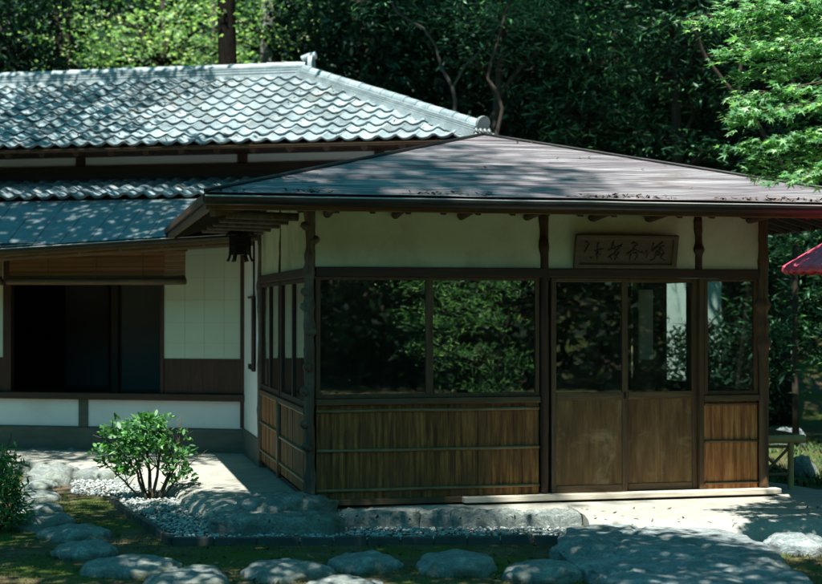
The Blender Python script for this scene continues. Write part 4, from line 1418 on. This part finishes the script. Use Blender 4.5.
for (sx, sy), (tx, ty), Y, hw, n in SPR:
    sx, sy, tx, n, hw = sx + 120, sy - 22, tx - 26, n * 2.1, hw * 1.1                # the boughs run on past the frame
    a, b = at(sx, sy, Y), at(tx, ty, Y - .12)
    d = b - a
    L = d.length
    ax = d.normalized()
    sd = ax.cross(Vector((0, 0, 1))).normalized()
    root_pt = Vector((4.5, 10.65, min(4.2, a.z + .5)))
    rp = root_pt - Vector(MB_)
    lb_.tube([rp, rp.lerp(a - Vector(MB_), .6) + Vector((0, 0, .10)), a - Vector(MB_), (a.lerp(b, .5) + Vector((0, 0, .02))) - Vector(MB_), b - Vector(MB_)], [.026, .017, .010, .006, .002], 6)
    nt_ = int(n / 14)
    for j in range(nt_):
        f = NP.uniform(0.0, 1) ** .85
        w = hw * (1 - f * .6)
        s = NP.uniform(-1, 1)
        p0 = a.lerp(b, f * .92)
        p1 = p0 + ax * (.10 * L * NP.uniform(.3, 1.0)) + sd * s * w * 1.3 + Vector((0, 0, NP.normal() * hw * .30 - abs(s) * .03))
        if j % 2 == 0:
            lb_.tube([p0 - Vector(MB_), p0.lerp(p1, .5) + Vector((0, 0, .012)) - Vector(MB_), p1 - Vector(MB_)], [.0035, .0025, .0012], 4)
        for q in range(9):
            g = NP.uniform(.25, 1.05)
            p = p0.lerp(p1, g)
            allp.append((p.x + NP.normal() * .035, p.y + NP.normal() * .045, p.z + NP.normal() * .016))
            dr = (p1 - p0).normalized() * .6 + ax * .6 + sd * NP.normal() * .5 + Vector((0, 0, -.35))
            alld.append(tuple(dr))
lb_.build('limb', M['twig'], rootm, smooth=True)
P = np.array(allp) - np.array(MB_)
np_mesh('crown', leaf_polys(P, .098, .42, STAR, direction=nrm(np.array(alld)), dj=.35, up=np.array([-.12, -.30, .25])), None, M['maple'], rootm)

# shrubby maple standing out to the right, mirrored in the pavilion's panes
wood('garden_maple', 'low spreading maple whose lit leaves mirror in the left window panes', 'tree', (4.6, 5.4, GZ), [((0, 0, 0), .07), ((-.1, 0, .8), .055), ((.1, 0, 1.7), .03)],
     [((3.9, 5.6, 1.9), (.7, .8, .28)), ((4.3, 5.0, 1.5), (.7, .7, .22)), ((3.5, 5.3, 1.55), (.45, .5, .18)), ((4.5, 5.9, 2.2), (.5, .6, .25)), ((4.4, 5.3, .95), (.7, .7, .22)), ((3.75, 5.0, 1.15), (.4, .5, .16)),
      ((4.3, 5.4, .5), (.55, .6, .2)), ((3.1, 5.6, 2.0), (.45, .4, .15))], .085, 280, 10, .11, 'maple', shape=LANCE, tilt=.7, seed=12, limb_r=.03)

# --- woods behind the buildings
G = 'trees of the dark wood behind the buildings'
tree('tall_trunk_tree', 'tall tree with a thick dark straight trunk rising behind the hall ridge', 'tree', (-2.74, 22.1, ground_h(-3, 22)), [((0, 0, 0), .19), ((.02, 0, 3.5), .15), ((.0, 0, 7), .14), ((.05, 0, 11), .12)],
     [((0, 0, 10.0), (1.6, 1.6, 1.2)), ((.8, 1.4, 9.6), (1.2, 1.2, .8))], .16, 26, 10, .2, 'leaf_shaded', 'shaded_bark', seed=31, group=G)
tree('pale_trunk_tree', 'tree with a pale grey trunk half hidden in bright leaves behind the hall', 'tree', (-2.2, 22.9, ground_h(-2.2, 22.9)), [((0, 0, 0), .16), ((.02, 0, 3.5), .14), ((.0, 0, 6), .12), ((.05, 0, 9), .10)],
     [((0, 0, 8.6), (1.5, 1.4, 1.0)), ((1.2, .2, 8.2), (1.0, 1.0, .8))], .16, 26, 10, .2, 'leaf_shaded', 'pale_bark', seed=33, group=G)
# bright maples in the gap at the upper left
for i, (lab, px, Y, cs) in enumerate([
    ('sunlit maple with layered yellow green leaves right of the thick dark trunk', 280, 23.0,
     [(250, 6, 22.5, (.8, .7, .22)), (285, 12, 22.6, (.7, .7, .2)), (255, 30, 22.8, (.6, .6, .16)), (300, 25, 23.4, (.6, .6, .2)), (240, 45, 23, (.5, .5, .16)), (272, 3, 23, (.9, .8, .25)), (300, 0, 23.4, (.6, .6, .2)), (262, 18, 22.4, (.7, .6, .16))]),
    ('sunlit maple with loose bright sprays left of the thick dark trunk', 165, 24.0,
     [(180, 8, 23.2, (.9, .8, .22)), (150, 20, 23.6, (.9, .8, .25)), (200, 25, 23, (.6, .7, .18)), (130, 36, 24, (.9, .8, .25)), (190, 42, 23.4, (.8, .7, .2)), (105, 14, 24.2, (.9, .8, .25)), (150, 54, 23.8, (.8, .7, .2)), (210, 58, 23.8, (.6, .6, .2)), (100, 48, 24.4, (.8, .7, .24))]),
    ('far sunlit maple glimpsed deep between the trunks left of the pale trunk', 215, 27.5,
     [(235, 20, 27, (1.2, 1, .4)), (200, 40, 27, (1.2, 1, .4)), (260, 45, 27.2, (1.2, 1, .4)), (170, 10, 27.4, (1.2, 1, .4)), (240, 60, 27, (1.0, .9, .3)), (120, 30, 27.6, (1.2, 1, .4)), (150, 60, 27.6, (1.2, 1, .3))]),
    ('lit maple seen between thin stems near the upper left corner', 62, 26.0,
     [(60, 20, 25.5, (.9, .8, .3)), (75, 42, 25.4, (.8, .8, .3)), (48, 55, 25.8, (.8, .8, .25)), (90, 58, 25.6, (.8, .8, .25)), (70, 4, 26, (.9, .8, .3))]),
]):
    X = (px - CX) / FOC * Y
    base = (X, Y, ground_h(X, Y))
    top = at(px, 0, Y).z - base[2]
    wood('lit_maple', lab, 'tree', base, [((0, 0, 0), .07), ((.1, 0, 2.5), .055), ((-.05, 0, top), .035)], [cl(*q) for q in cs], .125, 44, 13, .19, 'maple_sunlit', seed=41 + i, group='sunlit maples behind the hall', flat=.13, tilt=.45, shape=STAR, limb_r=.03)
for i, (px, lab) in enumerate(((57, 'thin dark stem left of the lit maple at the upper left'), (68, 'thin dark stem close right of another at the upper left'))):
    X = (px - CX) / FOC * 24.6
    tree('thin_tree', lab, 'tree', (X, 24.6, ground_h(X, 24.6)), [((0, 0, 0), .06), ((.08, 0, 3), .05), ((-.05, 0, 7.5), .035)], [((0, 0, 7.4), (.9, .9, .6)), ((.5, .2, 8.0), (.8, .8, .5))], .15, 40, 10, .18, 'leaf_shaded', seed=51 + i, group=G)
# dark evergreen mass at the far upper left
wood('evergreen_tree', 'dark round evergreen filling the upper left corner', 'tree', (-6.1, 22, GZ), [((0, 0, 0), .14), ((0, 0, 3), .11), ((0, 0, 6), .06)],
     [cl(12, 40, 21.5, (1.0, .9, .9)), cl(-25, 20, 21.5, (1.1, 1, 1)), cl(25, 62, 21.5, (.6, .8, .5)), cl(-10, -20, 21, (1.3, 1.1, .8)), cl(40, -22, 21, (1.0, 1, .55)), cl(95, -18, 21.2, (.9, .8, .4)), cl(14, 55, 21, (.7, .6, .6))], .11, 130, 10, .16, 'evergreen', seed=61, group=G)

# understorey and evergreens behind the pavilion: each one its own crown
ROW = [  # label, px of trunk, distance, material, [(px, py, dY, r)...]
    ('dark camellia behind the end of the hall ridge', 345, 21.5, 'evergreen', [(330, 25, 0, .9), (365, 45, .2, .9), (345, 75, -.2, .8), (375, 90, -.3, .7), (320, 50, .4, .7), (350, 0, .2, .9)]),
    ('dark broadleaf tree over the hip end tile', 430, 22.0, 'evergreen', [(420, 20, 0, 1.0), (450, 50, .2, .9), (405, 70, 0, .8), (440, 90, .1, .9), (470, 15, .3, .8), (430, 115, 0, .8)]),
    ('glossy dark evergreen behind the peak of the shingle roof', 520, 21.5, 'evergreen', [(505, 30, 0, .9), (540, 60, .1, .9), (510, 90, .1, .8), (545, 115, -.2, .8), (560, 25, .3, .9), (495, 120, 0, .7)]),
    ('shaded maple with flat layered sprays right of the roof peak', 590, 20.5, 'leaf_shaded', [(590, 35, 0, (1.0, .8, .22)), (620, 55, 0, (.9, .8, .2)), (570, 60, .2, (.9, .8, .2)), (610, 85, .1, (.9, .8, .2)), (580, 105, .1, (.8, .8, .2)), (560, 12, .2, (1.0, .8, .25)), (640, 25, .2, (.9, .8, .22)), (600, 125, .2, (.9, .8, .3)), (550, 84, .2, (.8, .7, .2))]),
    ('upper shaded maple with flat teal green sprays above the roof peak', 500, 20.0, 'leaf_shaded', [(470, 10, 0, (.8, .8, .18)), (520, 22, 0, (.9, .8, .18)), (545, 45, .2, (.8, .8, .16)), (500, 0, .2, (.9, .8, .18)), (470, 52, .3, (.7, .7, .15))]),
    ('shaded maple with long flat sprays above the right half of the roof', 690, 19.6, 'leaf_shaded', [(640, 38, 0, (.9, .8, .17)), (680, 20, 0, (.9, .8, .17)), (655, 70, .2, (.8, .8, .16)), (715, 42, .1, (.7, .7, .15)), (620, 10, .2, (.9, .8, .18)), (690, 92, .2, (.7, .7, .15)), (665, 140, .1, (.4, .4, .2)), (705, 150, .1, (.4, .4, .2))]),
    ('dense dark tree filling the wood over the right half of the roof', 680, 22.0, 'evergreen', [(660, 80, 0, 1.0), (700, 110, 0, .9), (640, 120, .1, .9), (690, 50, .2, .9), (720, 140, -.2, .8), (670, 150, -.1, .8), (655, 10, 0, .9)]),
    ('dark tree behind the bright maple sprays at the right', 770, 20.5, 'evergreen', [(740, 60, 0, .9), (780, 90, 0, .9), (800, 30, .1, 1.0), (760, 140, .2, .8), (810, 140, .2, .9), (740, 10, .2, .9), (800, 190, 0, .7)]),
    ('dim bushy tree seen under the right eave behind the parasol', 862, 19.0, 'leaf_shaded', [(785, 235, 0, .6), (810, 260, -.3, .7), (790, 300, .2, .7), (830, 230, .2, .8), (820, 340, .1, .8), (780, 350, .4, .6), (850, 300, 0, .8)]),
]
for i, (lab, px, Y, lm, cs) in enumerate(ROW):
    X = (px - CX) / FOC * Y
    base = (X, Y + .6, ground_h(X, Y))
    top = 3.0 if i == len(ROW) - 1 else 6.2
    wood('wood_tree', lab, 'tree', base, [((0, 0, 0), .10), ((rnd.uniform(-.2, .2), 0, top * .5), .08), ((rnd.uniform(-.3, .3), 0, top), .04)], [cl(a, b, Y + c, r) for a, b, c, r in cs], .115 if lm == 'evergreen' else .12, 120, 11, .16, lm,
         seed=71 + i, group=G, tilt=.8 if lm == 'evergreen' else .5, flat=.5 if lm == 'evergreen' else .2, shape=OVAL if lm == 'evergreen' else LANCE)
# slender bare-stemmed trees in front of the dark wood
def stem_tree(lab, paths, Y, seed, mat_='grey_bark', cs=()):
    p0 = at(*paths[0][0][0:2], Y)
    base = Vector((p0.x, Y, ground_h(p0.x, Y)))
    root = empty('slender_tree', lab, 'tree', base, 0, 'slender curving trees against the dark wood')
    mb = MB()
    for j, (pts, r0, r1) in enumerate(((p[:-2], p[-2], p[-1]) for p in paths)):
        Q = [at(a, b, Y) - base for a, b in pts]
        if j == 0: Q = [Vector((0, 0, 0)), (Q[0]) * .5] + Q
        fin = []
        for i in range(len(Q) - 1):
            for q in range(3):
                p = Q[i].lerp(Q[i + 1], q / 3)
                fin.append(p + Vector((mnoise.noise(p * 2 + Vector((seed, 0, 0))), mnoise.noise(p * 2), 0)) * .035)
        fin.append(Q[-1])
        n = len(fin)
        mb.tube(fin, [r0 + (r1 - r0) * i / n for i in range(n)], 9, wob=.2, seed=seed)
    mb.build('trunk', M[mat_], root, smooth=True)
    if cs:
        rg = np.random.default_rng(seed)
        p = clump_points(rel([cl(a, b, Y + c, r) for a, b, c, r in cs], base), 80, 9, .15, .3, rg)
        np_mesh('crown', leaf_polys(p, .10, .6, LANCE, rng=rg), None, M['leaf_shaded'], root)
    return root


stem_tree('slender forked pale trunk curving above the hip end tile', [[(452, 120), (455, 100), (452, 85), .030, .026], [(452, 86), (441, 66), (436, 45), (424, 28), (398, 12), (385, -8), .024, .012], [(453, 86), (465, 64), (478, 52), (490, 40), (500, 20), .018, .008]], 19.6, 5,
          cs=[(395, -10, 0, .7), (500, 12, .2, .5)])
stem_tree('slender grey trunk bending behind the shingle roof peak', [[(497, 132), (501, 108), (497, 90), (488, 78), (491, 60), (499, 40), (505, 15), (512, -10), .03, .014]], 19.4, 6, 'bark', cs=[(512, -14, 0, .7), (530, 0, .3, .5)])
stem_tree('dim leaning trunk slanting up to the left behind the maple sprays', [[(795, 190), (770, 140), (735, 95), (705, 55), (690, 20), .042, .02], [(738, 98), (742, 60), (752, 20), .03, .015]], 18.6, 7, 'bark', cs=[(690, 0, .2, .7), (752, 5, .2, .6)])

# far wooded slope: a continuous mass
cs = []
rgf = np.random.default_rng(9)
for _ in range(400):
    x, y = rgf.uniform(-17, 17), rgf.uniform(28, 42)
    cs.append(((x, y, ground_h(x, y) + rgf.uniform(.0, 5.0)), (1.8, 1.3, 1.3)))
for _ in range(330):                                   # unseen wooded banks added beside and behind the viewer to block low sky
    a = rgf.uniform(R(120), R(420))
    q = rgf.uniform(17, 25)
    x, y = math.cos(a) * q * 1.15, 8 + math.sin(a) * q
    if y > 26: continue
    cs.append(((x, y, ground_h(x, y) + rgf.uniform(.2, 5.5)), (1.9, 1.9, 1.4)))
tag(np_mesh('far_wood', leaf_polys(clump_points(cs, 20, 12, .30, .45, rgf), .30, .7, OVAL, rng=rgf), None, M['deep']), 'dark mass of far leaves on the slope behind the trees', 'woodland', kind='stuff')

# --- high crowns that keep the wood and the garden in shade (they stand above or beside the frame)
H = 'tall shade trees rising above the photo'
def shade(lab, base, h, cs, leaf, m, k, sub, seed, lm='canopy', r=.2):
    return wood('shade_tree', lab, 'tree', base, [((0, 0, 0), r), ((.1, .1, h * .5), r * .8), ((0, 0, h), r * .45)], cs, leaf, m, k, sub, lm, seed=seed, group=H, limb_r=.08, tilt=.5)


shade('tall evergreen behind the pavilion roof with its crown above the photo', (.6, 23.5, GZ), 9.5, [((x, y, z), (1.5, 1.3, .9)) for x, y, z in ((-1.2, 19.3, 8.4), (.4, 18.9, 8.6), (2.2, 18.9, 8.4), (-.6, 21.0, 9.6), (1.6, 21.0, 9.7), (-1.2, 23.2, 10.6), (.9, 23.4, 10.8))], .19, 112, 12, .24, 101)
shade('tall evergreen behind the right roof end with its crown above the photo', (5.6, 22.5, GZ), 9.5, [((x, y, z), (1.5, 1.3, .9)) for x, y, z in ((4.0, 18.4, 8.3), (5.6, 18.2, 8.4), (7.0, 18.6, 8.6), (4.4, 20.6, 9.5), (6.6, 20.8, 9.8), (3.0, 21.8, 10.2), (5.2, 23.0, 10.8))], .19, 112, 12, .24, 102)
shade('very tall tree beside the viewer whose high boughs dapple the left of the pavilion roof', (-5.6, 2.0, GZ), 19.0, [((x, y, z), (.85, .85, .35)) for x, y, z in ((-3.2, 3.4, 19.0), (-3.0, 4.2, 19.2), (-2.2, 3.9, 19.0), (-3.4, 5.2, 19.5), (-2.4, 5.2, 19.5), (-2.8, 3.0, 18.6), (-1.5, 4.4, 19.2))], .18, 95, 9, .2, 107, r=.14)
shade('spreading tree far right shading the garden behind the bench', (8.5, 17.0, GZ), 7.5, [((x, y, z), (1.4, 1.3, .7)) for x, y, z in ((6.2, 16.0, 6.4), (7.6, 15.4, 6.9), (5.6, 17.6, 6.9), (8.6, 17.4, 7.6), (4.9, 16.3, 6.6))], .17, 90, 12, .22, 103)
shade('big tree left of the hall dappling its tiled roof', (-7.6, 14.6, GZ), 9.0, [((x, y, z), (1.2, 1.0, .55)) for x, y, z in ((-5.6, 16.4, 8.4), (-4.7, 16.0, 8.0), (-6.8, 16.6, 8.8), (-5.2, 14.8, 8.0), (-6.6, 14.4, 8.4), (-5.3, 17.5, 9.0), (-4.1, 17.3, 9.0), (-4.8, 12.9, 8.0), (-3.8, 12.8, 7.8), (-5.7, 13.0, 8.2), (-3.0, 13.2, 7.6), (-4.2, 13.9, 8.0), (-3.1, 14.1, 7.7))], .13, 85, 11, .2, 104)
shade('tall tree on the left side shading the path and stepping stones', (-5.4, 7.4, GZ), 8.0, [((x, y, z), (1.1, .9, .5)) for x, y, z in ((-4.4, 8.6, 6.4), (-3.4, 8.9, 6.0), (-2.6, 8.2, 5.9), (-3.6, 7.4, 6.6), (-1.6, 8.0, 6.0), (-4.6, 10.2, 6.8), (-.6, 7.7, 6.1), (-2.6, 9.5, 6.1), (-2.2, 9.3, 6.0), (-3.2, 9.2, 6.5), (-2.5, 7.0, 6.3), (-1.4, 6.9, 6.4), (-3.5, 6.7, 6.4), (-2.0, 7.8, 6.3), (-.9, 7.75, 6.2), (-.1, 7.6, 6.3), (-1.6, 7.95, 6.2), (-.75, 7.75, 6.15), (.05, 7.65, 6.1))], .12, 135, 11, .16, 105)
shade('tall tree on the right side shading the slab and front stones', (2.6, 1.6, GZ), 8.5, [((x, y, z), (1.1, .9, .5)) for x, y, z in ((.3, 7.2, 6.3), (1.3, 6.4, 6.4), (2.5, 6.4, 6.6), (.8, 6.4, 6.8), (3.1, 6.4, 6.6), (-.4, 6.6, 6.5))], .12, 170, 11, .16, 106)
sh = bpy.data.objects['shade_tree']
copy_tree(sh, (-1.0, 29.5, 3.0), 1.0, 'tall evergreen far back on the wooded slope above the roof peak', 1.15)
copy_tree(sh, (4.6, 29.0, 3.0), 2.2, 'tall evergreen far back on the wooded slope at the right', 1.15)
copy_tree(sh, (9.5, 25.0, 1.0), 4.0, 'tall evergreen at the far right of the wooded slope', 1.1)
# dark woods behind the viewer, the dark the panes mirror
wd = tree('dark_wood_tree', 'dark bushy tree behind the viewer mirrored darkly in the door panes', 'tree', (9.5, 3.0, GZ), [((0, 0, 0), .15), ((0, 0, 3), .12), ((0, 0, 6), .06)],
          [((0, 0, 1.2), (1.9, 1.9, 1.3)), ((.3, 0, 3.2), (2.0, 2.0, 1.4)), ((-.4, 0, 5.2), (1.8, 1.8, 1.3))], .2, 42, 10, .24, 'deep', seed=111, group='dark trees behind the viewer')
for i, (x, y, lab) in enumerate(((12.5, 6.5, 'dark bushy tree far right of the pavilion front'), (7.6, -1.5, 'dark bushy tree behind the viewer on the right'), (4.0, -4.0, 'dark bushy tree straight behind the viewer'),
                                 (12.0, -1.0, 'dark bushy tree at the back right of the viewer'), (-1.0, -5.5, 'dark bushy tree behind the viewer on the left'), (-6.0, -3.0, 'dark bushy tree at the back left of the viewer'), (13.5, 11.0, 'dark bushy tree far beyond the bench'))):
    copy_tree(wd, (x, y, GZ), i * 1.3, lab, 1.15)

# fallen leaves lying on roofs and ground
fl = []
rgl = np.random.default_rng(15)
hm = hall.matrix_basis
pm = pav.matrix_basis
for _ in range(1500):
    t = rgl.uniform(0, 1) ** .9
    u = rgl.uniform(-5, UR + run * (1 - t) - .1)
    if mnoise.noise(Vector((u * 1.2, t * 2, 4))) < -.1: continue
    p = hm @ Vector((u, VE + run * t, EH + (RH - EH) * t + .035 + .02 * rgl.uniform(0, 1)))
    fl.append(p)
for _ in range(420):
    u = rgl.uniform(EW0, EW1); q = abs(rgl.normal()) * .05
    if mnoise.noise(Vector((u * 1.6, 2, 4))) < -.05: continue
    fl.append(pm @ Vector((u, EV0 + .02 + q, ZE + .018 + q * sl)))
for _ in range(22):
    t = rgl.uniform(0, .9); u = rgl.uniform(EW0 + 2.88 * t, EW1 - 2.9 * t)
    fl.append(pm @ Vector((u, EV0 + 2.8 * t, ZE + (APX[2] - ZE) * t + .018)))
for _ in range(900):
    x, y = rgl.uniform(-4, 4.5), rgl.uniform(9.3, 11.0)
    fl.append(Vector((x, y, ground_h(x, y) + .008)))
for _ in range(150):
    x, y = rgl.uniform(-2.6, 4.2), rgl.uniform(11.2, 12.0)
    fl.append(Vector((x, y, .008)))
P = np.array([tuple(p) for p in fl])
tag(np_mesh('fallen_leaves', leaf_polys(P, .038, .35, OVAL, rng=rgl), None, M['brown_leaf']), 'brown fallen leaves lying on roofs, gutter and ground', 'leaf litter', kind='stuff')
# ================================================================== light, sky, camera
SUN = Vector((-.13, -.42, .90)).normalized()          # towards the sun: high, in front of the buildings, a little to the left
elev = math.asin(SUN.z)
azim = math.atan2(SUN.x, SUN.y)
w = bpy.data.worlds.new('World')
S.world = w
w.use_nodes = True
nt = w.node_tree
bg = nt.nodes['Background']
sky = nt.nodes.new('ShaderNodeTexSky')
sky.sky_type = 'NISHITA'
sky.sun_disc = False
sky.sun_elevation = elev
sky.sun_rotation = azim
sky.air_density, sky.dust_density, sky.ozone_density = 1.0, .6, 1.0
tint = nt.nodes.new('ShaderNodeMix')
tint.data_type, tint.blend_type = 'RGBA', 'MULTIPLY'
tint.inputs[0].default_value = 1.0
tint.inputs[7].default_value = (.24, 1.0, .86, 1)
nt.links.new(sky.outputs[0], tint.inputs[6])
nt.links.new(tint.outputs[2], bg.inputs[0])
bg.inputs[1].default_value = .078
ld = bpy.data.lights.new('sun', 'SUN')
ld.energy = 5.0
ld.angle = R(.5)
ld.color = (1.0, .985, .90)
lo = bpy.data.objects.new('sun', ld)
COL.objects.link(lo)
lo.rotation_euler = (-SUN).to_track_quat('-Z', 'Y').to_euler()

cd = bpy.data.cameras.new('camera')
cd.sensor_width = 36
cd.lens = 36 * FOC / 822
cd.clip_end = 600
cd.clip_start = .05
co = bpy.data.objects.new('camera', cd)
COL.objects.link(co)
co.location = (0, 0, EYE)
co.rotation_euler = (R(90) + math.atan((HY - 292) / FOC), 0, 0)
S.camera = co
cd.dof.use_dof = True
cd.dof.focus_distance = 12.2
cd.dof.aperture_fstop = 1.7
S.view_settings.view_transform = 'Standard'
S.view_settings.look = 'None'
S.view_settings.gamma = 1
S.view_settings.exposure = 1.2
S.view_settings.use_curve_mapping = False
S.render.engine = 'CYCLES'
c = S.cycles
c.max_bounces, c.diffuse_bounces, c.glossy_bounces, c.transmission_bounces, c.transparent_max_bounces = 8, 3, 4, 6, 12
c.use_denoising = True
c.caustics_reflective = c.caustics_refractive = False
c.sample_clamp_indirect = 6
